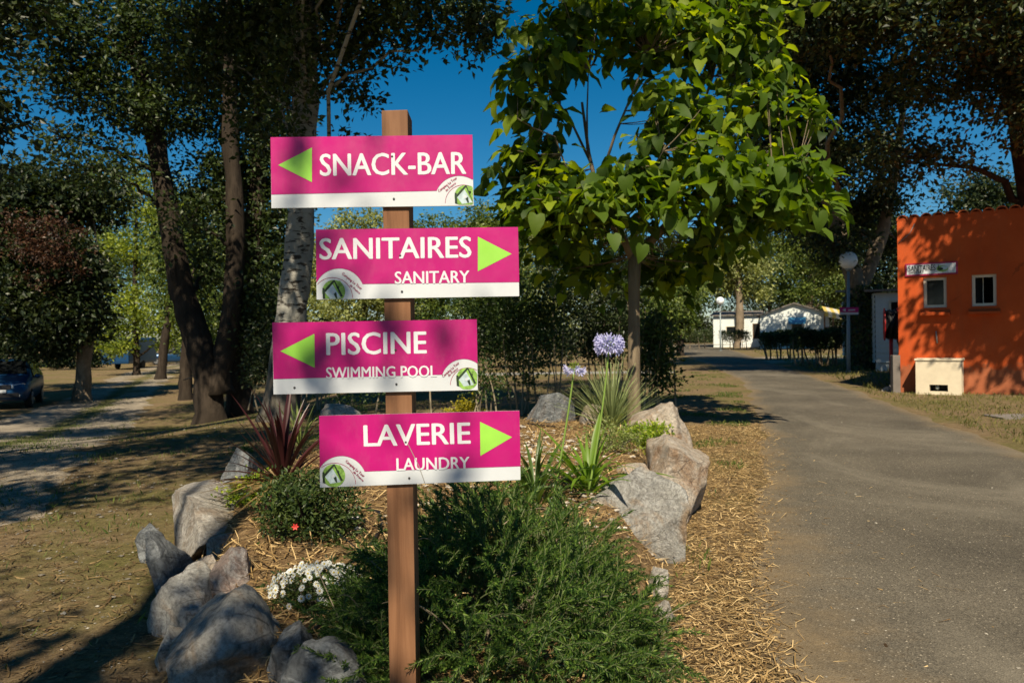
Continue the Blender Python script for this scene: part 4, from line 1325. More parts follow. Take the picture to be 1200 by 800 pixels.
for k, (u0, u1, z0, z1) in enumerate(wins):
    f = MB(); t = .055
    for a, b in (((u0 + .002, z0 + .002), (u1 - .002, z0 + t)), ((u0 + .002, z1 - t), (u1 - .002, z1 - .002)), ((u0 + .002, z0 + t), (u0 + t, z1 - t)), ((u1 - t, z0 + t), (u1 - .002, z1 - t))):
        f.prism([W(a[0], a[1], -.05), W(b[0], a[1], -.05), W(b[0], b[1], -.05), W(a[0], b[1], -.05)], NV * .06)
    w_ = f.build('window', M['frame'], root)
    g = MB()
    if k == 0:
        g.prism([W(u0 + t, z0 + t, -.085), W(u1 - t, z0 + t, -.085), W(u1 - t, z1 - t, -.085), W(u0 + t, z1 - t, -.085)], NV * .006)
    else:               # sash standing half open inwards
        um = u0 + .45 * (u1 - u0)
        g.prism([W(u0 + t, z0 + t, -.085), W(um, z0 + t, -.20), W(um, z1 - t, -.20), W(u0 + t, z1 - t, -.085)], NV * .006)
        s_ = MB()
        for a, b in (((um - .03), um),):
            s_.prism([W(a, z0 + t, -.19), W(b, z0 + t, -.19), W(b, z1 - t, -.19), W(a, z1 - t, -.19)], NV * .03)
        s_.build('sash', M['frame'], w_)
    g.build('pane', M['glass'], w_)
    s_ = MB()
    d0, d1, zz = .05, .06, z0 - .10
    s_.add([W(u0 - d0, zz - .05, 0), W(u1 + d1, zz - .05, 0), W(u1 + d1, zz - .05, .13), W(u0 - d0, zz - .05, .13), W(u0 - d0, zz + .05, 0), W(u1 + d1, zz + .05, 0), W(u1 + d1, zz - .005, .13), W(u0 - d0, zz - .005, .13)],
           [(0,3,2,1),(4,5,6,7),(0,1,5,4),(1,2,6,5),(2,3,7,6),(3,0,4,7)])
    s_.build('sill', M['orange'], root)
sg = MB()
a, b = on_wall(1061, 309.5), on_wall(1122.5, 322.5)
u0, z1 = a; u1 = b[0]; z0 = on_wall(1061, 324)[1]
sg.prism([W(u0, z0, .03), W(u1, z0, .03), W(u1, z1, .03), W(u0, z1, .03)], NV * .028)
s_ = sg.build('wall_sign', M['wine'], root)
MB().prism([W(u0 + .03, z0 + .03, .034), W(u1 - .03, z0 + .03, .034), W(u1 - .03, z1 - .03, .034), W(u0 + .03, z1 - .03, .034)], NV * .003).build('face', M['sign_white'], s_)
lt = MB()
def text_wall(mb, body, u, z, w, h, off, m=0):
    vs, fs = text_geo(body, .02)
    mb.add([W(u + x * w, z + y * h, off + k * .0004) for x, y, k in vs], fs, m)
text_wall(lt, 'SANITAIRES 1', u0 + .06, z1 - .155, (u1 - u0) * .58, .11, .036)
text_wall(lt, 'SANITARY', u0 + .06, z0 + .045, (u1 - u0) * .3, .05, .036)
lt.build('lettering', M['trim'], s_)
e = MB()
q0 = (u1 - .26, z0 + .12)
for k, (du, dz, rr_, m) in enumerate(((0, 0, .08, 1), (.03, .02, .05, 2), (-.03, -.01, .035, 0))):
    e.add([W(q0[0] + du + rr_ * 1.3 * math.cos(R(30 * j)), q0[1] + dz * .6 + rr_ * .8 * math.sin(R(30 * j)), .036 + .001 * k) for j in range(12)], [tuple(range(12))], m)
e.build('emblem', [M['print_dark'], M['print_green'], M['print_blue']], s_)
cb = MB(); q = [on_wall(*p) for p in ((1053, 285), (1060, 279), (1066, 274), (1072, 262))]
cb.tube([W(u, z, .012) for u, z in q], .007, 5); cb.build('cable', M['concrete'], root, True)
pp_ = [on_wall(1097, 388), on_wall(1098.5, 402)]
cb = MB(); cb.tube([W(u, z, .02) for u, z in pp_], .014, 6); cb.build('pipe', M['concrete'], root, True)
# meter housing against the wall
OB = .42
a, b = on_wall(1072.8, 422.5, OB), on_wall(1127, 462, OB)
c = W(a[0], 0, OB)
mh = thing('meter_box', c, 'cream rendered meter housing with a dark vent at the foot of the orange wall', 'meter box')
mb = MB()
va, vb = on_wall(1089, 450.5, OB), on_wall(1111, 461, OB)
vb = (vb[0], max(vb[1], .06))
us = [a[0], va[0], vb[0], b[0]]; zs = [-.1, vb[1], va[1], a[1]]
for i in range(3):
    for j in range(3):
        if i == 1 and j == 1: continue
        mb.add([W(us[i], zs[j], OB), W(us[i+1], zs[j], OB), W(us[i+1], zs[j+1], OB), W(us[i], zs[j+1], OB)], [(0, 1, 2, 3)])
for u in (us[0], us[3]):
    mb.add([W(u, -.1, OB), W(u, -.1, .002), W(u, zs[3], .002), W(u, zs[3], OB)], [(0, 1, 2, 3)])
mb.add([W(us[0], zs[3], OB), W(us[3], zs[3], OB), W(us[3], zs[3], .002), W(us[0], zs[3], .002)], [(0, 1, 2, 3)])
q = [(us[1], zs[1]), (us[2], zs[1]), (us[2], zs[2]), (us[1], zs[2])]
for k in range(4):
    p0, p1 = q[k], q[(k + 1) % 4]
    mb.add([W(*p0, OB), W(*p1, OB), W(*p1, OB - .2), W(*p0, OB - .2)], [(0, 1, 2, 3)])
mb.add([W(*p, OB - .2) for p in q], [(0, 1, 2, 3)], 1)
mb.build('housing', [M['cream'], M['black']], mh)
mb = MB(); mb.prism([W(us[0] - .02, zs[3] + .002, OB + .02), W(us[3] + .02, zs[3] + .002, OB + .02), W(us[3] + .02, zs[3] + .04, OB + .02), W(us[0] - .02, zs[3] + .04, OB + .02)], NV * (OB + .015)); mb.build('cap', M['cream'], mh, bevel=.008)
um = (us[1] + us[2]) / 2
mb = MB(); mb.ball(W(um - .03, (zs[1] + zs[2]) / 2 + .01, OB - .08), (.035, .035, .045), 10, 7); mb.build('valve', M['grey_paint'], mh, True)
# low grey post beside it, drain cover in the grass
p = hit(1049, 460)
mb = MB(); t = P(1049, 416, p.y); mb.box((t.x - .075, p.y - .06, -.1), (t.x + .075, p.y + .06, t.z)); o = mb.build('concrete_post', M['roof'], None, bevel=.012)
tag(o, 'short grey concrete post at the left corner of the orange building', 'post')
p = hit(1192, 489)
mb = MB(); mb.box((p.x - .34, p.y - .26, -.03), (p.x + .34, p.y + .26, .022)); mb.box((p.x - .06, p.y - .012, .021), (p.x + .06, p.y + .012, .028))
o = mb.build('drain_cover', M['roof'], None, bevel=.006); tag(o, 'flat dark grey drain cover in the grass before the orange building', 'drain cover')
mb = None
rock(tuple(hit(1043, 458) + Vector((0, 0, .03))), (.42, .34, .20), 91, 'rock_pale', 'pale stone in the grass left of the orange building', sub=4)

strip('path', [(-3, 25.2), (0, 25.4), (5.2, 25.0)], [(-3, 26.6), (0, 26.9), (5.2, 26.4)], M['concrete'], .010, wob=.05)
# ------------------------------------------------------------------ lamp posts
def lamp(px, pyb, pyg, rg, label, plate=None):
    b = hit(px, pyb)
    b.z = 0
    t = P(px - .5, pyg, b.y)
    r_ = thing('street_lamp', b, label, 'street lamp', 'globe street lamps')
    mb = MB(); mb.tube([b - Vector((0, 0, .1)), b + Vector((0, 0, .6)), Vector((t.x, b.y, t.z - rg))], [.06, .055, .038], 12); mb.tube([b, b + Vector((0, 0, .03))], [.12, .11], 12)
    mb.build('pole', M['grey_paint'], r_, True)
    mb = MB(); mb.tube([Vector((t.x, b.y, t.z - rg - .06)), Vector((t.x, b.y, t.z - rg + .04))], [.06, .11], 12); mb.build('collar', M['grey_paint'], r_, True)
    mb = MB(); mb.ball((t.x, b.y, t.z), rg, 24, 16); mb.build('globe', M['globe'], r_, True)
    if plate:
        x0, y0, x1, y1 = plate
        d = b.y - .07
        mb = MB(); mb.prism([P(x0, y0, d), P(x1, y0, d), P(x1, y1, d), P(x0, y1, d)], (0, .02, 0)); pl = mb.build('sign_plate', M['sign_white'], r_)
        mb = MB(); mb.prism([P(x0, y0, d - .004), P(x1, y0, d - .004), P(x1, y1 - 2.6, d - .004), P(x0, y1 - 2.6, d - .004)], (0, .003, 0)); mb.build('magenta_panel', M['magenta'], pl)
        mb = MB(); yc = (y0 + y1) / 2 - 1
        mb.prism([P(x0 + 10, yc - .6, d - .006), P(x1 - 4, yc - .9, d - .006), P(x1 - 4, yc + .5, d - .006), P(x0 + 10, yc + .8, d - .006)], (0, .001, 0))
        mb.add([P(x0 + 3, yc, d - .007), P(x0 + 7, yc - 2, d - .007), P(x0 + 7, yc + 2, d - .007)], [(0, 1, 2)])
        mb.build('print', M['sign_white'], pl)
    return r_
lamp(994.5, 436, 305, .265, 'tall globe lamp with a small magenta sign, near the orange building', (984, 360, 1006, 368.5))
lamp(844.5, 411, 352.5, .26, 'distant globe lamp beside the white mobile homes', None)

# ------------------------------------------------------------------ mobile homes
def siding(mb, a, b, z0, z1, n, m=0, lip=.03):
    """stepped boards on a vertical wall from a to b (xy), facing the viewer's side"""
    a, b = Vector((*a, 0)), Vector((*b, 0))
    nv = Vector(((b - a).y, -(b - a).x, 0)).normalized()
    for k in range(n):
        za, zb = z0 + (z1 - z0) * k / n, z0 + (z1 - z0) * (k + 1) / n
        mb.add([a + nv * lip + Vector((0, 0, za)), b + nv * lip + Vector((0, 0, za)), b + Vector((0, 0, zb)), a + Vector((0, 0, zb)), a + Vector((0, 0, za)), b + Vector((0, 0, za))], [(0, 1, 2, 3), (4, 5, 1, 0)], m)
def home(label, d, x0p, x1p, depth, zw, zr, gable=True, name='mobile_home'):
    x0, x1 = P(x0p, 390, d).x, P(x1p, 390, d).x
    r_ = thing(name, (x0, d, 0), label, 'mobile home', 'white mobile homes')
    mb = MB()
    n = 14
    siding(mb, (x0, d), (x1, d), .25, zw, n); siding(mb, (x0, d + depth), (x0, d), .25, zw, n); siding(mb, (x1, d), (x1, d + depth), .25, zw, n)
    xm = (x0 + x1) / 2
    if gable: mb.add([(x0, d, zw), (x1, d, zw), (xm, d, zr)], [(0, 1, 2)])
    mb.add([(x0, d + .02, -.05), (x1, d + .02, -.05), (x1, d + .02, .25), (x0, d + .02, .25)], [(0, 1, 2, 3)])
    mb.build('wall', M['clap'], r_)
    rm = MB()
    o = .25; t = .07
    if gable:
        sl = (zr - zw) / (xm - x0)
        for s, xe in ((-1, x0 - o), (1, x1 + o)):
            ze = zr - sl * (xm - (x0 - o))
            rm.add([(xm, d - o, zr), (xe, d - o, ze), (xe, d + depth, ze), (xm, d + depth, zr), (xm, d - o, zr + t), (xe, d - o, ze + t), (xe, d + depth, ze + t), (xm, d + depth, zr + t)],
                   [(0,3,2,1),(4,5,6,7),(0,1,5,4),(1,2,6,5),(2,3,7,6)])
    else:
        rm.add([(x0 - o, d - o, zw + .03), (x1 + o, d - o, zw + .03), (x1 + o, d + depth, zr), (x0 - o, d + depth, zr), (x0 - o, d - o, zw + .03 + t), (x1 + o, d - o, zw + .03 + t), (x1 + o, d + depth, zr + t), (x0 - o, d + depth, zr + t)],
               [(0,3,2,1),(4,5,6,7),(0,1,5,4),(1,2,6,5),(2,3,7,6),(3,0,4,7)])
    rm.build('roof', M['roof'], r_)
    return r_, x0, x1
def win(r_, d, xa, ya, xb, yb, mat='glass', name='window'):
    f = MB(); a, b = P(xa, ya, d), P(xb, yb, d)
    f.box((a.x, d - .05, b.z), (b.x, d + .01, a.z)); w = f.build(name, M['frame'] if name == 'window' else M['brown'], r_)
    g = MB(); g.box((a.x + .06, d - .058, b.z + .06), (b.x - .06, d - .04, a.z - .06)); g.build('pane', M[mat], w)
    return w
r_, x0, x1 = home('white gabled mobile home with a blue window awning', 55, 891, 966, 9, 2.30, 3.05)
r_.rotation_euler = (0, 0, R(-19))
win(r_, 55, 925, 376, 938, 388)
mb = MB(); a, b = P(922, 372, 55), P(941, 377.5, 55)
mb.add([(a.x, 54.98, a.z), (b.x, 54.98, a.z), (b.x, 54.4, b.z), (a.x, 54.4, b.z), (b.x, 54.98, a.z - .04), (a.x, 54.98, a.z - .04), (b.x, 54.4, b.z - .12), (a.x, 54.4, b.z - .12)], [(0, 1, 2, 3), (3, 2, 6, 7), (0, 3, 7, 5), (1, 4, 6, 2)])
mb.build('awning', M['blue_awning'], r_)
# porch with a striped awning on its right side
aw = MB(); a, b = P(967, 366, 54), P(1004, 375, 54)
nst = 9
for k in range(nst):
    xa, xb = a.x + (b.x - a.x) * k / nst, a.x + (b.x - a.x) * (k + 1) / nst
    za, zb = a.z + (b.z - a.z) * k / nst, a.z + (b.z - a.z) * (k + 1) / nst
    aw.add([(xa, 54, za), (xb, 54, zb), (xb, 58, zb + .5), (xa, 58, za + .5), (xa, 54, za - .25), (xb, 54, zb - .25)], [(0, 1, 2, 3), (0, 1, 5, 4)], k % 2)
aw.build('porch_awning', [M['yellow'], M['frame']], r_)
pr = MB()
for k in range(5):
    x = a.x + (b.x - a.x) * k / 4
    pr.box((x - .05, 54.05, 0), (x + .05, 54.15, a.z + (b.z - a.z) * k / 4 - .1))
for z in (.75, 1.35): pr.box((a.x, 54.06, z), (b.x, 54.12, z + .07))
for k in range(24):
    x = a.x + (b.x - a.x) * (k + .5) / 24; pr.box((x - .025, 54.07, .3), (x + .025, 54.1, 1.35))
pr.box((a.x, 54.0, .18), (b.x, 58, .28))
pr.build('porch', M['brown'], r_)
r2, x0, x1 = home('low white mobile home with a brown porch door, left of the gabled one', 62, 836, 889, 8, 2.4, 2.9, False)
r2.rotation_euler = (0, 0, R(-17))
win(r2, 62, 880, 379, 888, 397, 'black', 'door')
win(r2, 62, 850, 382, 862, 391)
pr = MB(); a, b = P(872, 397, 61), P(892, 408, 61)
for k in range(10): x = a.x + (b.x - a.x) * k / 9; pr.box((x - .04, 60.9, 0), (x + .04, 61, a.z))
pr.box((a.x, 60.88, a.z - .08), (b.x, 61.02, a.z)); pr.build('railing', M['white'], r2)
r3, x0, x1 = home('white clapboard mobile home half hidden behind the orange building', 24, 1026, 1085, 8, 2.35, 2.75, False)
r3.rotation_euler = (0, 0, R(-16))
win(r3, 24, 1040, 352, 1052, 372)

# hose reel on its stand
p = hit(1042, 440); d = p.y
c = P(1044, 380, d)
hr = thing('hose_reel', (c.x, d, 0), 'red hose reel wound with black hose on a stand beside the orange building', 'hose reel')
mb = MB(); mb.tube([(c.x, d, -.1), (c.x, d, c.z)], .05, 10); mb.tube([(c.x, d - .3, c.z), (c.x, d + .3, c.z)], .03, 8); mb.build('stand', M['red'], hr, True)
ax = Vector((.88, -.35, 0)).normalized()
for s in (-1, 1):
    q = c + ax * .16 * s
    mb = MB(); mb.tube([q - ax * .012, q + ax * .012], [.44, .44], 28); mb.build('reel_disc', M['red'], hr)
mb = MB()
u = Vector((-ax.y, ax.x, 0))
pth = []
for k in range(9 * 20):
    a = 2 * math.pi * k / 20; t = k / 180
    pth.append(c + ax * (-.13 + .26 * ((k // 20) / 8.0)) + (u * math.cos(a) + Vector((0, 0, 1)) * math.sin(a)) * (.37 + .02 * math.sin(k * .7)))
pth += [pth[-1] + Vector((.05, 0, -.3)), pth[-1] + Vector((.1, -.1, -.6)), pth[-1] + Vector((.02, -.1, -.75))]
mb.tube(pth, .028, 6); mb.build('hose', M['hose'], hr, True)

# ------------------------------------------------------------------ clipped hedges
def hedge(px0, px1, pyt, pyb, d, depth, label, n, stems, trunk_h=.5):
    x0, x1 = P(px0, 400, d).x, P(px1, 400, d).x
    zt = P((px0 + px1) / 2, pyt, d).z
    r_ = thing('clipped_hedge', ((x0 + x1) / 2, d, 0), label, 'hedge', 'clipped hedges by the mobile homes')
    c = np.stack([rng.uniform(x0, x1, n), d + depth * rng.uniform(-.5, .5, n), trunk_h * .8 * zt + (zt * (1 - trunk_h * .8)) * rng.random(n) ** .55], 1)
    c[:, 2] += .06 * np.sin(c[:, 0] * 5) + .03 * rng.normal(size=n)
    v, f = leaves_arr(c, rng.normal(size=(n, 3)) + np.array([0, 0, .4]), rng.normal(size=(n, 3)) + np.array([0, -.4, .8]), .085 * (.6 + .8 * rng.random(n)), .32)
    o_ = np.array([(x0 + x1) / 2, d, 0])
    link('foliage', np_mesh('foliage', v - o_, f, M['hedge_leaf']), r_)
    for k in range(stems):
        x = x0 + (x1 - x0) * (k + .5 + .3 * rng.normal()) / stems
        y = d + rng.normal() * depth * .2
        mb = MB()
        mb.tube(bez((x, y, -.05), (x + rng.normal() * .15, y + rng.normal() * .1, zt * .75), (rng.normal() * .08, 0, 0), 4), [.045, .036, .03, .024, .016], 5, cap=False)
        mb.build('stem', M['bark_pale'], r_, True)
hedge(893, 936, 389, 424, 34, 1.0, 'clipped dark hedge before the gabled mobile home, with the pale stems', 5200, 9)
hedge(930, 986, 387, 433, 28.5, 1.0, 'clipped dark hedge nearest the magenta lamp post', 6500, 11)
hedge(803, 834, 387, 407, 58, 1.6, 'sunlit clipped bush left of the distant globe lamp', 2600, 3, .35)
hedge(845, 877, 388, 410, 54, 1.6, 'clipped bush on bare stems just right of the distant globe lamp', 2600, 5)

# ------------------------------------------------------------------ cars
def make_car(label, loc, rz, paint):
    r_ = thing('parked_car', (0, 0, 0), label, 'car', 'parked cars')
    # stations along the length, front at y = 0: y, z bottom, z belt, z top, half widths at bottom, belt, top
    st = [(0.0, .42, .62, .80, .66, .74, .62), (.10, .30, .66, .90, .78, .84, .74), (.45, .26, .74, .99, .83, .89, .78), (1.05, .26, .84, 1.06, .85, .90, .80), (1.25, .26, .90, 1.12, .86, .91, .79),
          (2.05, .26, .95, 1.60, .87, .92, .63), (2.9, .26, .97, 1.66, .87, .92, .64), (3.7, .28, .98, 1.62, .87, .91, .62), (4.25, .34, .96, 1.10, .84, .88, .74), (4.4, .45, .80, .95, .78, .82, .70)]
    def sec(s):
        y, zb, zm, zt, wb, wm, wt = s
        h = [(0, zb), (wb * .9, zb), (wb, zb + .10), (wm, (zb + zm) / 2 + .05), (wm - .01, zm), (wt, zt - .03), (wt - .12, zt), (0, zt + .02)]
        return [Vector((x, y, z)) for x, z in h] + [Vector((-x, y, z)) for x, z in reversed(h[1:-1])]
    S_ = [sec(s) for s in st]; n = len(S_[0])
    mb = MB(); vs = [p for s in S_ for p in s]; fs = []
    for i in range(len(S_) - 1):
        for k in range(n): fs.append((i * n + k, i * n + (k + 1) % n, (i + 1) * n + (k + 1) % n, (i + 1) * n + k))
    fs += [tuple(range(n)), tuple(range((len(S_) - 1) * n + n - 1, (len(S_) - 1) * n - 1, -1))]
    mb.add(vs, fs); mb.build('body', M[paint], r_, True)
    def panel(a, b, c, d_, mat, name, ins=.08, out=.012):
        q = [Vector(a), Vector(b), Vector(c), Vector(d_)]; ctr = sum(q, Vector()) / 4
        nn = (q[1] - q[0]).cross(q[2] - q[1]).normalized()
        q = [ctr + (p - ctr) * (1 - ins) for p in q]
        MB().prism([p + nn * out for p in q], -nn * .02).build(name, M[mat], r_)
    a, b = S_[4], S_[5]
    panel(a[n - 5 + 4 - 7 + 1] if False else (-.74, 1.27, 1.15), (.74, 1.27, 1.15), (.60, 2.02, 1.60), (-.60, 2.02, 1.60), 'glass', 'windscreen', .05)
    for s in (1, -1):
        o4, o5, o6, o7 = (s * .905, 1.42, .97), (s * .645, 2.08, 1.56), (s * .655, 2.88, 1.61), (s * .912, 2.88, 1.0)
        pl = (o4, o7, o6, o5) if s > 0 else (o4, o5, o6, o7)
        panel(*pl, 'glass', 'side_window', .07)
        o4, o5, o6, o7 = (s * .912, 2.95, 1.0), (s * .655, 2.95, 1.61), (s * .645, 3.6, 1.58), (s * .905, 3.9, 1.0)
        pl = (o4, o7, o6, o5) if s > 0 else (o4, o5, o6, o7)
        panel(*pl, 'glass', 'side_window', .08)
        hl = MB(); hl.add([(s * .42, -.02, .72), (s * .72, .05, .72), (s * .80, .22, .84), (s * .74, .10, .88), (s * .44, -.01, .84), (s * .42, .1, .72), (s * .80, .3, .80), (s * .44, .12, .84)], [(0, 1, 3, 4), (1, 2, 3), (0, 5, 6, 2, 1), (4, 3, 2, 6, 7)]); hl.build('headlight', M['lamp_glass'], r_)
        mr = MB(); mr.ball((s * 1.0, 1.5, 1.06), (.10, .07, .075), 10, 7); mr.box((s * .90 - .05, 1.48, 1.0), (s * .90 + .05, 1.53, 1.04)); mr.build('mirror', M[paint], r_, True)
        fg = MB(); fg.tube([(s * .60, .0, .48), (s * .60, .06, .48)], .06, 10); fg.build('fog_lamp', M['lamp_glass'], r_)
        for y in (.85, 3.45):
            t = MB(); x = s * .80
            t.tube([(x - .11, y, .33), (x - .10, y, .33), (x + .10, y, .33), (x + .11, y, .33)], [.27, .33, .33, .27], 24); wh = t.build('wheel', M['tyre'], r_)
            t = MB(); xo = x + s * .113
            t.tube([(xo, y, .33), (xo - s * .02, y, .33)], [.21, .21], 20)
            for k in range(5):
                a_ = R(72 * k); t.box((-.006, .04, -.03), (.006, .21, .03), 0, Matrix.Translation((xo + s * .006, y, .33)) @ Matrix.Rotation(a_, 4, 'X'))
            t.build('rim', M['rim'], wh)
    g = MB()
    for k in range(3): g.box((-.40, -.03, .70 + .055 * k), (.40, .03, .73 + .055 * k))
    g.build('grille', M['trim'], r_)
    g = MB(); g.box((-.62, -.035, .42), (.62, .1, .56)); g.build('bumper', M['trim'], r_, bevel=.02)
    g = MB(); g.box((-.26, -.05, .58), (.26, -.03, .68)); g.build('number_plate', M['sign_white'], r_)
    g = MB()
    for s in (1, -1): g.tube([(s * .58, 2.15, 1.67), (s * .58, 2.9, 1.71), (s * .58, 3.6, 1.66)], .018, 6)
    g.build('roof_rail', M['trim'], r_, True)
    r_.location = loc; r_.rotation_euler = (0, 0, rz)
    return r_
cp = P(-4, 440, 26.5); zc = gz(cp.x - .3, 26.5)
car1 = make_car('blue parked car facing the track at the left edge', (cp.x, 26.5, zc + .01), R(24), 'carpaint')
c2 = copy_tree(car1)
q = P(172, 415, 74); c2.location = (q.x, 74, gz(q.x, 74)); c2.rotation_euler = (0, 0, R(-70)); c2['label'] = 'distant parked car at the far end of the gravel track'
q = P(134, 411, 62); zq = gz(q.x, 62)
cv = thing('caravan', (q.x, 62, zq), 'dull blue caravan far down the gravel track', 'caravan')
mb = MB(); mb.box((q.x - 1.1, 62, zq + .45), (q.x + 1.1, 67, zq + 2.5)); mb.build('body', M['carpaint'], cv, bevel=.2)
mb = MB(); mb.box((q.x - .8, 61.97, zq + 1.4), (q.x + .8, 62.0, zq + 2.1)); mb.build('window', M['glass'], cv)
for s in (-1, 1):
    mb = MB(); mb.tube([(q.x + s * 1.0 - .1, 64.5, zq + .33), (q.x + s * 1.0 + .1, 64.5, zq + .33)], .33, 16); mb.build('wheel', M['tyre'], cv)

# ------------------------------------------------------------------ trees
PB = 'tall trees left of the sign'
tree_px('white_poplar', 'tall poplar with a pale spotted trunk behind the upper signs', 'tree', 13.5,
        [(329, 482, .31), (336, 425, .27), (344, 350, .25), (350, 300, .235), (354, 240, .225), (357, 120, .21), (359, 0, .18), (362, -160, .16), (364, -300, .10)],
        [(425, 25, 70, 55, -.5), (345, 35, 80, 60, .6), (345, 60, 45, 60, -.9, .8), (330, 130, 30, 40, -.7, .5), (500, 22, 75, 42, -.5), (250, 60, 70, 60, 0), (415, 95, 28, 40, .2, .7), (560, 30, 35, 40, -1), (350, -110, 230, 110, -1), (470, -130, 160, 90, -3), (200, -120, 150, 90, -1),
         (560, -220, 150, 90, -4), (330, -220, 260, 90, -4), (669, -974, 230, 160, -8.1, 1.2), (200, -500, 180, 110, -5.1, 1.2), (733, -471, 195, 80, -3, 1), (300, 130, 30, 50, .8, .6), (400, 175, 14, 24, .3, .6)], 56000, 'poplar_leaf', .12, 'white_poplar', PB, clump=.32, limb_r=.17)  # lobes high above the frame are added to shade catalpa, trunk and ground
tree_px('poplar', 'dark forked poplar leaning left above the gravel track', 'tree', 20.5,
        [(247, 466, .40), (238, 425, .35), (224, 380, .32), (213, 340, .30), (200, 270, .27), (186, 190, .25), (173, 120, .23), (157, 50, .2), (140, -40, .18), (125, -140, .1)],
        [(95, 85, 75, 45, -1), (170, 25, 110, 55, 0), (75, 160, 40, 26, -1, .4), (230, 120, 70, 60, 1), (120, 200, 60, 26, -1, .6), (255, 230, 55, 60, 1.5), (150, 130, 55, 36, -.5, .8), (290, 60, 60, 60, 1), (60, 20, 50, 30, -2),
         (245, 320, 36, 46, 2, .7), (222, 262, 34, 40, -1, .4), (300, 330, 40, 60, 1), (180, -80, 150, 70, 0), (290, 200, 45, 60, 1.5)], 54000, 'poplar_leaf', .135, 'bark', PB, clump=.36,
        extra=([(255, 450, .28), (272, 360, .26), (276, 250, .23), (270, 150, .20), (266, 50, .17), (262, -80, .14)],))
tree_px('poplar', 'dark straight trunk standing close right of the forked poplar', 'tree', 21.5,
        [(279, 462, .36), (282, 420, .30), (290, 360, .27), (300, 250, .23), (307, 120, .2), (312, 0, .16), (316, -120, .1)],
        [(318, 150, 36, 60, 0), (318, 40, 45, 60, 0), (330, 250, 26, 50, 0), (320, -80, 80, 70, 0), (310, 380, 30, 40, -.5)], 20000, 'poplar_leaf', .135, 'bark', PB)
tree_px('plane_tree', 'leafy branches reaching in at the top left corner', 'tree', 9.0, [(-120, 470, .2), (-115, 300, .16), (-100, 100, .13), (-90, -60, .08)],
        [(-30, 30, 40, 50, 0), (0, 0, 40, 20, .3), (-40, 120, 40, 60, 0), (-14, 130, 22, 40, .2, .5), (-80, -20, 80, 70, 0), (-22, 205, 20, 36, .2, .5)], 7000, 'dark_leaf', .10, 'bark', PB)
BL = 'trees along the gravel track'
tree_px('broadleaf_tree', 'dense dark tree overhanging the blue car', 'tree', 30, [(96, 441, .30), (99, 415, .27), (106, 385, .25), (114, 350, .2), (118, 300, .14)],
        [(30, 235, 75, 45, 0), (95, 235, 55, 40, 1), (30, 300, 80, 50, 0), (84, 312, 36, 40, -1), (40, 355, 80, 40, -1), (95, 372, 26, 26, -1), (-40, 300, 70, 90, 0), (45, 395, 55, 22, -1)], 44000, 'dark_leaf', .22, 'bark_pale', BL, clump=.45)
tree_px('broadleaf_tree', 'pale leaning trunk rising behind the blue car', 'tree', 36, [(12, 437, .22), (16, 420, .20), (28, 405, .18), (44, 385, .15), (60, 350, .1)],
        [(60, 330, 60, 40, 1), (20, 350, 50, 30, 2), (70, 380, 40, 25, 2)], 6000, 'dark_leaf', .2, 'bark_pale', BL, clump=.5)
tree_px('plum_tree', 'small reddish brown leaved tree before the dark one by the blue car', 'tree', 30.6, [(98, 440.5, .07), (101, 412, .06), (104, 385, .05), (84, 330, .04, -1.5), (62, 290, .03, -2.6)],
        [(58, 275, 34, 26, -3), (35, 295, 28, 24, -3), (72, 305, 24, 22, -3.2), (45, 330, 22, 16, -3, .5), (20, 265, 20, 18, -2.8, .6)], 2600, 'red_leaf', .12, 'bark', BL, clump=.35)
tree_px('pine_tree', 'bright yellow green pine at the far end of the track', 'tree', 52, [(160, 424, .22), (159, 390, .19), (158, 340, .16), (160, 250, .08)],
        [(150, 300, 40, 26, 0), (172, 255, 40, 26, 0), (140, 350, 36, 22, -1), (172, 375, 32, 16, -1), (190, 310, 34, 26, 1), (130, 395, 26, 16, 0), (196, 400, 20, 12, 0), (215, 245, 36, 30, 2), (160, 215, 30, 20, 1), (140, 405, 22, 12, -1)], 15000, 'pine_leaf', .22, 'bark', BL, clump=.55, droop=-.1)
tree_px('broadleaf_tree', 'slim dark trunk just right of the bright pine', 'tree', 46, [(188, 428, .28), (193, 400, .24), (197, 370, .2), (200, 330, .12)],
        [(205, 335, 36, 40, 0), (225, 370, 28, 30, 1), (195, 280, 30, 30, 1)], 5000, 'mid_leaf', .22, 'bark', BL, clump=.5)
tree_px('broadleaf_tree', 'short thick trunk close left of the forked poplar', 'tree', 30, [(217, 443, .26), (218, 425, .22), (221, 380, .18), (226, 330, .12)],
        [(232, 360, 30, 34, 2), (240, 400, 22, 18, 2), (225, 300, 40, 40, 2)], 5000, 'mid_leaf', .17, 'bark', BL, clump=.4)
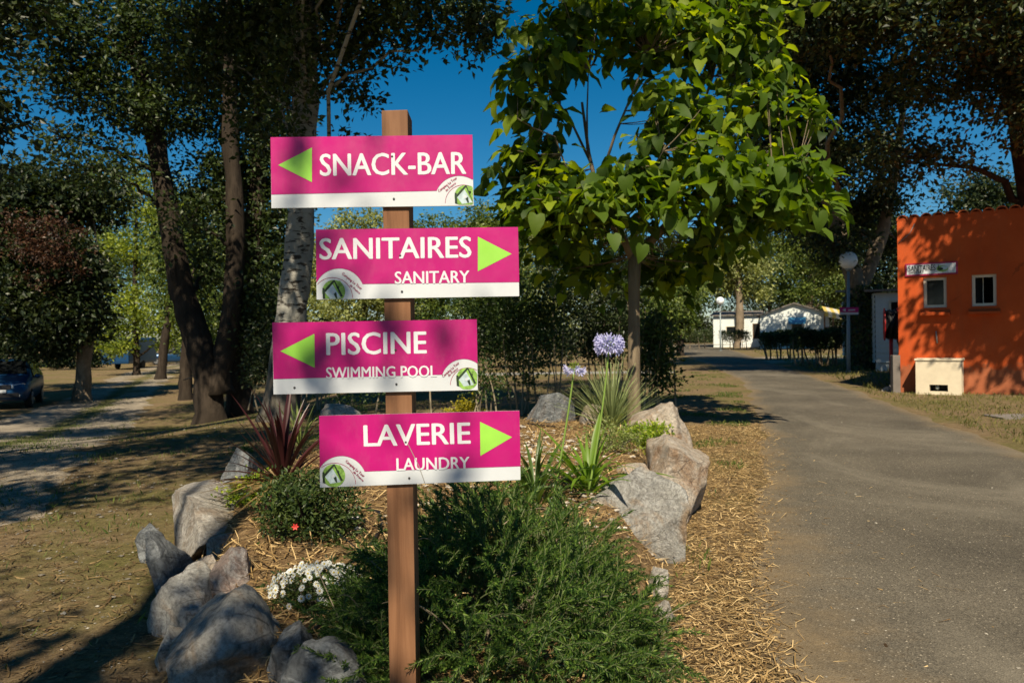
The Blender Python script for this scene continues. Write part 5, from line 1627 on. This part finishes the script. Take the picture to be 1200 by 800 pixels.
for k, (px, d, h, rx, lf, lab) in enumerate(((-40, 68, 15, 75, 'dark_leaf', 'dark tree at the far left edge behind the blue car'), (40, 74, 13, 75, 'mid_leaf', 'far green tree beyond the dense dark one'), (110, 80, 14, 60, 'mid_leaf', 'far green tree left of the bright pine'),
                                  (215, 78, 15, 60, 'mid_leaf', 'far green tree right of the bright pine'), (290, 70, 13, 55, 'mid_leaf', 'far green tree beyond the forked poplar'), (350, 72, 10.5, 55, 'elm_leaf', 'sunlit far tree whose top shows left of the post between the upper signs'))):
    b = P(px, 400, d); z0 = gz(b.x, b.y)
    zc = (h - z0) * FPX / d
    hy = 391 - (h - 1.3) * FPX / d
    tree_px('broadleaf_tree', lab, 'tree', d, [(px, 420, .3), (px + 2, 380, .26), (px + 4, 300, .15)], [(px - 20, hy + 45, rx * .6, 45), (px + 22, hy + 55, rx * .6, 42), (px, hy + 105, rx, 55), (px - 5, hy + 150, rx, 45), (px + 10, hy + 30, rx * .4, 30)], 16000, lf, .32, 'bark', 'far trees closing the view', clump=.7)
# behind the sign
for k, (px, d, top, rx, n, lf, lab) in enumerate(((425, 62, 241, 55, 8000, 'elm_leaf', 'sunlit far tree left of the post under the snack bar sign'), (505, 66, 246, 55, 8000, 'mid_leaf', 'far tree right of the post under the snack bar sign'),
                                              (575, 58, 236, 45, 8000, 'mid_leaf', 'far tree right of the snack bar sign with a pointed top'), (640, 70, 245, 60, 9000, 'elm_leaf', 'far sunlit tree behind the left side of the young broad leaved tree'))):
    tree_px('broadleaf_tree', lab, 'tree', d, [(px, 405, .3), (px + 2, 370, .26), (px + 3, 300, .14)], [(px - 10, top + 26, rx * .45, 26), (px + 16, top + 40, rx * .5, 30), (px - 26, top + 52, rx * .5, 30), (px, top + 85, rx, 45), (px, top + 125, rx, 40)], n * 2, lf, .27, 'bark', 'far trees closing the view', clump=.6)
SH = 'shrubs behind the flower bed'
def shrub(label, d, lobes, n, leaf, size, base, stems=14, name='shrub'):
    b = P(base, 440, d); b.z = gz(b.x, b.y)
    lb = px_lobes(lobes, d)
    root = thing(name, b, label, 'shrub', SH)
    v, f, by = cloud(lb, n, size, .16, 28, .1, None, 2.2)
    v[:, 2] = np.maximum(v[:, 2], 0.02)
    link('foliage', np_mesh('foliage', v - np.array(b)[None], f, M[leaf]), root)
    mb = MB()
    allc = np.concatenate(by)
    for k in range(stems):
        q = allc[rng.integers(len(allc))]
        s0 = Vector((q[0] + rng.normal() * .12, d + rng.normal() * .15, -.05))
        mb.tube(bez(s0, q, (rng.normal() * .1, 0, .1), 5), [.018, .016, .013, .010, .007, .004], 5, cap=False)
    tag(mb.build('stem', M['twig'], root, True), kind='stuff')
    return root
shrub('wide green shrub right of the lower signs', 13, [(600, 360, 58, 45), (560, 385, 45, 45), (640, 375, 34, 50), (605, 415, 55, 30, .2, .6), (585, 318, 36, 22, .3), (500, 400, 40, 36, .5), (445, 410, 40, 36, .8)], 12500, 'shrub_leaf', .062, 590, 12)
shrub('dark shrub between the wide green one and the young tree', 16, [(690, 350, 50, 55), (660, 305, 40, 35, .5), (720, 385, 40, 40), (700, 400, 46, 26), (735, 330, 40, 45, 1)], 10500, 'dark_leaf', .08, 700)
shrub('green shrub right of the young tree trunk', 11.8, [(768, 418, 19, 30), (772, 385, 16, 24), (776, 450, 14, 16), (758, 398, 14, 30, .4)], 4200, 'shrub_leaf', .062, 768, 8)
shrub('loose twiggy shrub behind the laundry sign', 11.5, [(585, 448, 26, 28, 0, .8), (620, 440, 24, 30, .3, .7), (560, 440, 26, 26), (410, 465, 22, 22, .3, .7), (440, 458, 20, 24, .2, .6)], 2000, 'shrub_leaf', .05, 590, 11)
shrub('dark shrub at the foot of the pale spotted trunk', 15, [(315, 410, 28, 40), (350, 420, 30, 40, .5), (385, 415, 34, 45, .8), (300, 440, 18, 22)], 6500, 'dark_leaf', .07, 340, 12)
shrub('low dark undergrowth behind the blue car', 38, [(15, 420, 50, 18), (70, 424, 30, 14, .5), (112, 425, 22, 12, 1), (-30, 415, 40, 24)], 7000, 'dark_leaf', .14, 40, 10, 'undergrowth_shrub')
shrub('low green undergrowth between the forked poplar and the pale spotted trunk', 27, [(300, 425, 36, 26), (330, 410, 30, 30), (262, 430, 24, 16, 2)], 6000, 'mid_leaf', .11, 300, 10, 'undergrowth_shrub')
shrub('dark hedge like shrubs far behind the laundry sign', 31, [(440, 405, 50, 22), (520, 405, 50, 24, 1), (600, 400, 60, 26), (670, 402, 50, 24, 1)], 11000, 'dark_leaf', .14, 560, 12, 'undergrowth_shrub')
shrub('dark undergrowth closing the far left end of the track', 62, [(-20, 402, 60, 16), (60, 404, 50, 14, 2), (105, 408, 26, 10), (225, 408, 30, 11), (280, 405, 40, 14, 2), (190, 404, 24, 9, 8)], 11000, 'dark_leaf', .2, 60, 10, 'undergrowth_shrub')
# right hand side
BR = 'trees behind the orange building'
def ivy(root):
    o = origin(root)
    pts = []
    path = [P(1012, 438, 25), P(1011, 400, 25), P(1006, 365, 25), P(1014, 335, 25)]; path[0].z = 0
    n = 3200
    t = rng.random(n) * .999 * 3
    i = t.astype(int); u = (t - i)[:, None]
    pa = np.array([tuple(p) for p in path])
    c = pa[i] * (1 - u) + pa[i + 1] * u
    a = rng.uniform(0, 6.283, n); rr_ = .44 + .1 * rng.random(n)
    dirv = np.stack([np.cos(a), np.sin(a), rng.normal(size=n) * .2], 1)
    c = c + dirv * rr_[:, None]
    v, f = leaves_arr(c, rng.normal(size=(n, 3)) * .5 + np.array([0, 0, -.9]), dirv, .11 * (.6 + .8 * rng.random(n)), .4)
    link('ivy', np_mesh('ivy', v - np.array(o)[None], f, M['ivy_leaf']), root)
tree_px('oak_tree', 'tall tree with an ivy clad trunk left of the orange building', 'tree', 25,
        [(1013, 438, .40), (1011, 400, .36), (1006, 365, .34), (1003, 340, .32), (992, 300, .26), (975, 250, .22), (955, 180, .16), (945, 100, .1)],
        [(950, 255, 60, 26, 1), (910, 235, 40, 30, 1), (935, 190, 60, 40, 0), (900, 150, 45, 45, 1), (960, 120, 60, 50, 0), (930, 60, 70, 50, 0), (1000, 40, 60, 45, -1), (1000, 180, 50, 40, -1), (1030, 230, 45, 22, 0), (975, 285, 40, 20, -1), (930, 5, 90, 40, 0), (1050, 285, 40, 18, 1), (1030, 110, 50, 40, -1), (965, 20, 90, 50, -6), (860, -20, 70, 50, -3), (940, -60, 120, 60, -2), (900, 60, 60, 50, 3), (1000, 255, 50, 30, 2)],
        62000, 'oak_leaf', .16, 'bark_pale', BR, clump=.42, extra=([(1004, 345, .26), (1020, 310, .22), (1036, 265, .18), (1048, 200, .13), (1060, 120, .08)],), more=ivy)
tree('oak_tree', 'large dark tree overhanging the roof of the orange building', 'tree',
     [(Vector((14.2, 21.5, 0)), .38), (Vector((14.0, 21.3, 2.5)), .33), (Vector((13.4, 20.6, 5.0)), .28), (Vector((12.3, 19.6, 8.0)), .2), (Vector((11.5, 18.5, 11)), .1)],
     [((11.5, 19, 7.6), (2.6, 2.4, 1.3), 1), ((9.6, 17.2, 8.4), (2.0, 2.2, 1.3), 1), ((13.5, 20.5, 8.5), (2.4, 2.4, 1.6), 1), ((11.0, 16.8, 10.0), (2.4, 2.2, 1.5), 1), ((8.2, 19, 9.5), (2.0, 2.0, 1.5), 1), ((13.2, 18.6, 6.0), (2.0, 1.8, .8), .7), ((10.4, 20.2, 5.6), (1.6, 1.6, .7), .6), ((12.5, 22, 11.5), (3, 3, 2), 1), ((9.5, 21, 12), (2.6, 2.6, 1.6), 1)],
     60000, 'oak_leaf', .15, 'bark', BR, clump=.40)
tree_px('elm_tree', 'pale sunlit tree behind the distant globe lamp', 'tree', 61, [(866, 403, .34), (867, 370, .30), (866, 340, .27), (861, 300, .18)],
        [(858, 300, 26, 22, 0), (838, 322, 24, 20, 0), (880, 318, 26, 20, 0), (858, 336, 28, 12, 1), (886, 345, 18, 12, 0), (862, 272, 20, 18, 0)], 9500, 'elm_leaf', .25, 'bark_pale', BR, clump=.5)
tree_px('broadleaf_tree', 'mid green tree rising behind the gabled mobile home', 'tree', 66, [(946, 400, .34), (947, 365, .3), (951, 330, .26), (953, 290, .16)],
        [(948, 300, 34, 24, 0), (925, 320, 26, 20, 0), (975, 325, 28, 22, 0), (940, 345, 30, 16, 0), (985, 350, 24, 16, 1), (915, 345, 18, 16, 1)], 13000, 'mid_leaf', .23, 'bark_pale', BR, clump=.5)
tree_px('broadleaf_tree', 'tree shading the gabled mobile home from its front right', 'tree', 47, [(1003, 414, .24), (1002, 380, .2), (996, 330, .17), (985, 280, .1)],
        [(960, 275, 44, 24, 0), (925, 288, 36, 20, 0), (1000, 262, 48, 28, 0), (890, 262, 36, 22, 1), (950, 240, 50, 26, 0), (975, 310, 30, 14, 1)], 17000, 'mid_leaf', .19, 'bark', BR, clump=.45)
tree_px('broadleaf_tree', 'dark bushy tree left of the far end of the road', 'tree', 42, [(797, 412, .2), (798, 390, .16), (800, 350, .1)],
        [(795, 350, 26, 26, 0), (812, 330, 24, 24, 1), (780, 370, 26, 26, -1), (805, 378, 16, 12, 0), (785, 320, 26, 28, 1)], 9500, 'mid_leaf', .17, 'bark', BR, clump=.4)
for k, (px, d, top, rx, lf, lab) in enumerate(((800, 88, 270, 60, 'dark_leaf', 'far dark tree at the end of the road'), (900, 92, 262, 60, 'dark_leaf', 'far dark tree between the pale tree and the gabled mobile home'), (985, 85, 250, 60, 'dark_leaf', 'far dark tree behind the striped porch'), (1060, 70, 250, 60, 'dark_leaf', 'far dark tree behind the clapboard mobile home'),
                                           (740, 78, 262, 60, 'dark_leaf', 'far dark tree behind the young tree trunk'), (1160, 60, 200, 90, 'dark_leaf', 'far dark tree behind the right end of the orange building'))):
    tree_px('broadleaf_tree', lab, 'tree', d, [(px, 405, .3), (px + 2, 370, .26), (px + 3, 300, .14)], [(px - 12, top + 24, rx * .5, 26), (px + 18, top + 40, rx * .5, 30), (px - 24, top + 60, rx * .6, 34), (px, top + 95, rx, 40), (px + 5, top + 122, rx, 24)], 16000, lf, .34, 'bark', 'far trees closing the view', clump=.7)
# trees behind the photographer whose crowns throw the dappled shade
tree('poplar', 'tree behind the viewer shading the left of the flower bed', 'tree', [(Vector((-2.6, -5.2, 0)), .3), (Vector((-2.5, -5, 3)), .25), (Vector((-2.0, -3.6, 6)), .18), (Vector((-1.8, -2.4, 8)), .1)],
     [((-1.55, -3.3, 6.6), (1.1, .75, .8), .8), ((-3.5, -2.9, 6.4), (1.5, 1.15, .9), 1), ((-.75, -2.7, 6.3), (.45, .8, .6), .22), ((-5.6, -2, 7), (1.6, 2, 1.2), 1), ((-2.4, -.1, 7.6), (1.1, .8, .7), .6), ((-1.4, -3.0, 5.6), (.9, .7, .6), 1)], 7000, 'poplar_leaf', .12, 'bark', 'trees throwing shade from outside the view', clump=.34)
tree('poplar', 'tree left of the view shading the gravel track', 'tree', [(Vector((-12.5, 1.0, 0)), .35), (Vector((-12.4, 1.2, 4)), .3), (Vector((-11, 2.6, 7)), .22), (Vector((-9, 4.5, 8.6)), .12)],
     [((-4.6, 3.4, 8.0), (1.6, 1.2, .8), 1.2), ((-7.2, 1.3, 8), (2.0, 1.2, .9), 1.2), ((-9.8, 4.2, 8.2), (2.2, 1.7, .9), 1.2), ((-6.8, 7.2, 9), (2.3, 1.3, .9), 1.2), ((-10.5, 9.6, 9), (2.5, 1.8, 1), 1.2), ((-13.5, 6, 9), (2, 2.5, 1), 1),
      ((-3.3, 5.8, 8.6), (1.2, .9, .7), 1.1), ((-3.0, 1.5, 7.6), (1.5, .8, .7), 1.1), ((-5.6, 2.4, 8.0), (1.4, .9, .7), 1.1), ((-2.3, 3.5, 8.0), (1.2, .8, .7), 1.1), ((-8.5, .2, 7.6), (1.6, .9, .7), 1), ((-4.6, -.3, 7.4), (1.3, .7, .7), 1), ((-13, 13.5, 10), (3, 2.5, 1), 1), ((-16.8, 20.3, 7.8), (2.6, 2.0, 1), 1), ((-16.5, 16.5, 8), (2.5, 1.8, 1), 1), ((-4.4, 9.6, 10.4), (1.5, 1.2, .8), 1), ((-8.0, 12.6, 10.2), (2.0, 1.5, 1), 1)], 62000, 'poplar_leaf', .155, 'bark', 'trees throwing shade from outside the view', clump=.36)
tree('oak_tree', 'tree right of the view dappling the orange wall', 'tree', [(Vector((12.3, 9.0, 0)), .3), (Vector((12.1, 9.2, 3)), .25), (Vector((11.0, 9.9, 5.5)), .17), (Vector((10, 10.4, 7.4)), .1)],
     [((9.9, 10.6, 6.6), (1.6, 1.5, 1.1), 1), ((11.6, 10.0, 6.4), (1.5, 1.5, 1.2), 1), ((10.3, 11.2, 5.2), (1.2, 1.0, .6), .8), ((8.9, 10.2, 7.7), (1.2, 1.2, .8), .8), ((12.8, 8.8, 7), (1.6, 1.6, 1.2), 1), ((8.6, 11.4, 8.2), (1.0, 1.0, .7), .8), ((10.6, 10.8, 4.2), (1.0, .8, .6), .8), ((9.4, 11.6, 6.0), (1.1, 1.0, .9), .9), ((11.2, 11.0, 7.6), (1.2, 1.1, .9), .9)], 18000, 'oak_leaf', .17, 'bark', 'trees throwing shade from outside the view', clump=.4)

# ------------------------------------------------------------------ straw, litter, grass, chips
def strips(pts, zf, L0, L1, w, lift, mat, name, flat=.18):
    n = len(pts)
    a = rng.uniform(0, 6.283, n); L = L0 + (L1 - L0) * rng.random(n) ** 1.8
    dx, dy = np.cos(a), np.sin(a)
    V = np.empty((n, 6, 3)); k = rng.normal(size=n) * .25
    zz = np.array([zf(x, y) for x, y in pts]); P0 = np.array(pts)
    z0 = zz + lift * rng.random(n) ** 2
    pit = rng.normal(size=n) * flat
    ww = w * (.5 + rng.random(n))
    for s, t in enumerate((-.5, 0, .5)):
        cx = P0[:, 0] + dx * L * t - dy * L * k * (t * t - .1); cy_ = P0[:, 1] + dy * L * t + dx * L * k * (t * t - .1)
        cz = np.maximum(z0 + L * t * pit, zz + .002) + .003
        V[:, s * 2, :] = np.stack([cx - dy * ww / 2, cy_ + dx * ww / 2, cz], 1)
        V[:, s * 2 + 1, :] = np.stack([cx + dy * ww / 2, cy_ - dx * ww / 2, cz + ww * .3 * rng.normal(size=n)], 1)
    i = np.arange(n)[:, None] * 6
    F = np.concatenate([i + np.array([[0, 1, 3, 2]]), i + np.array([[2, 3, 5, 4]])], 1).reshape(-1, 4)
    return tag(link(name, np_mesh(name, V.reshape(-1, 3), F, M[mat])), kind='stuff')
def sample(n, x0, x1, y0, y1, wf):
    out = []
    while len(out) < n:
        x = rng.uniform(x0, x1); y = y0 + (y1 - y0) * rng.random() ** 1.6
        if rng.random() < wf(x, y): out.append((x, y))
    return out
def road_l(y):
    for (xa, ya), (xb, yb) in zip(ROAD_L, ROAD_L[1:]):
        if ya <= y <= yb: return xa + (xb - xa) * (y - ya) / (yb - ya)
    return 99
def bed_r(y):
    return max([BED[k][0] for k in range(len(BED)) if abs(BED[k][1] - y) < 1.0] or [-9])
def verge_w(x, y):
    if inside(BED, x, y): return 0
    e = road_l(y) - x
    return 1.0 if e > -.06 else max(.03, .9 + (e + .06) * 2.6) if e > -.42 else .022 if e > -1.2 else .004
strips(sample(25000, .35, 3.4, 2.3, 11, verge_w), gz, .02, .115, .0037, .016, 'straw', 'straw_mulch')
strips(sample(7000, .35, 3.4, 2.3, 11, verge_w), gz, .01, .06, .007, .010, 'litter', 'leaf_litter')
def mulch_w(x, y):
    if not inside(BED, x, y): return 0
    return 1.0 if x < .1 or y > 4.2 else .5
strips(sample(15000, -2.2, 1.4, 2.0, 9, mulch_w), bedz, .03, .19, .0050, .030, 'straw', 'straw_mulch', .3)
def left_w(x, y):
    if inside(BED, x, y) or x > .3: return 0
    return .3 + .7 * sst(noise.noise(Vector((x * .8, y * .8, 9))) * 2 + .6)
strips(sample(17000, -7, .2, 2.2, 12, left_w), gz, .02, .10, .006, .012, 'litter', 'leaf_litter')
def blades(pts, zf, h0, h1, w, mat, name):
    n = len(pts); P0 = np.array(pts); zz = np.array([zf(x, y) for x, y in pts])
    c = np.stack([P0[:, 0], P0[:, 1], zz - .004], 1)
    ax = rng.normal(size=(n, 3)) * np.array([.5, .5, .2]) + np.array([0, 0, .9])
    v, f = leaves_arr(c, ax, rng.normal(size=(n, 3)), h0 + (h1 - h0) * rng.random(n) ** 2, w, .05)
    return tag(link(name, np_mesh(name, v, f, M[mat])), kind='stuff')
def gl(x, y):
    if inside(BED, x, y): return 0
    return sst((noise.noise(Vector((x * .55, y * .55, 3))) + .45 * noise.noise(Vector((x * 1.9, y * 1.9, 5))) - .08) * 3.0) + .04
blades(sample(30000, -12, .0, 2.3, 28, gl), gz, .02, .075, .09, 'green_grass', 'grass')
def gr(x, y):
    e = x - 5.3
    if y > 8 and x < [6.0 + .22 * (y - 11), 0][0]: return 0
    if y <= 8 and x < 5.6: return 0
    return .35 + .65 * sst(noise.noise(Vector((x * .9, y * .9, 3))) * 2 + .5)
blades(sample(26000, 5.4, 12, 6, 17, gr), gz, .025, .09, .09, 'grass', 'grass')
def gv_(x, y):
    if inside(BED, x, y) or x > road_l(y) - .05: return 0
    return sst((noise.noise(Vector((x * 1.5, y * 1.5, 13))) - .15) * 3) * (1.0 if y > 6.5 else .25)
blades(sample(11000, .6, 8, 2.6, 26, gv_), gz, .02, .08, .10, 'green_grass', 'grass')
blades(sample(9000, 6.5, 16, 17, 50, lambda x, y: 1.0 if x > 7.3 + .22 * (y - 17) + .3 else 0), gz, .05, .16, .12, 'grass', 'grass')
cl_ = [((a[0] + b[0]) / 2 * 1.0, (a[1] + b[1]) / 2) for a, b in zip(TRK_L[2:], TRK_R[2:])]
cp_ = []
while len(cp_) < 5000:
    i = int(rng.integers(len(cl_) - 1)); t = rng.random()
    x = cl_[i][0] + (cl_[i + 1][0] - cl_[i][0]) * t; y = cl_[i][1] + (cl_[i + 1][1] - cl_[i][1]) * t
    cp_.append((x + rng.normal() * .28, y + rng.normal() * .28))
blades(cp_, lambda x, y: gz(x, y) + .007, .02, .08, .10, 'green_grass', 'grass')
v, f = stones(sample(7000, -6.5, .2, 2.3, 10, lambda x, y: 1 if not inside(BED, x, y) else 0), gz, .002, .008)
tag(link('gravel', np_mesh('gravel', v, f, M['chip'])), kind='stuff')
# chips of stone on the track and the asphalt
v, f = stones(sample(2600, -10, -2.0, 3.0, 16, lambda x, y: 1 if not inside(BED, x, y) else 0), gz, .005, .020)
tag(link('gravel', np_mesh('gravel', v, f, M['chip'])), kind='stuff')
v, f = stones(sample(900, .9, 6, 2.6, 14, lambda x, y: 1 if x > road_l(y) - .3 else 0), lambda x, y: .010, .0035, .010)
tag(link('gravel', np_mesh('gravel', v, f, M['chip'])), kind='stuff')
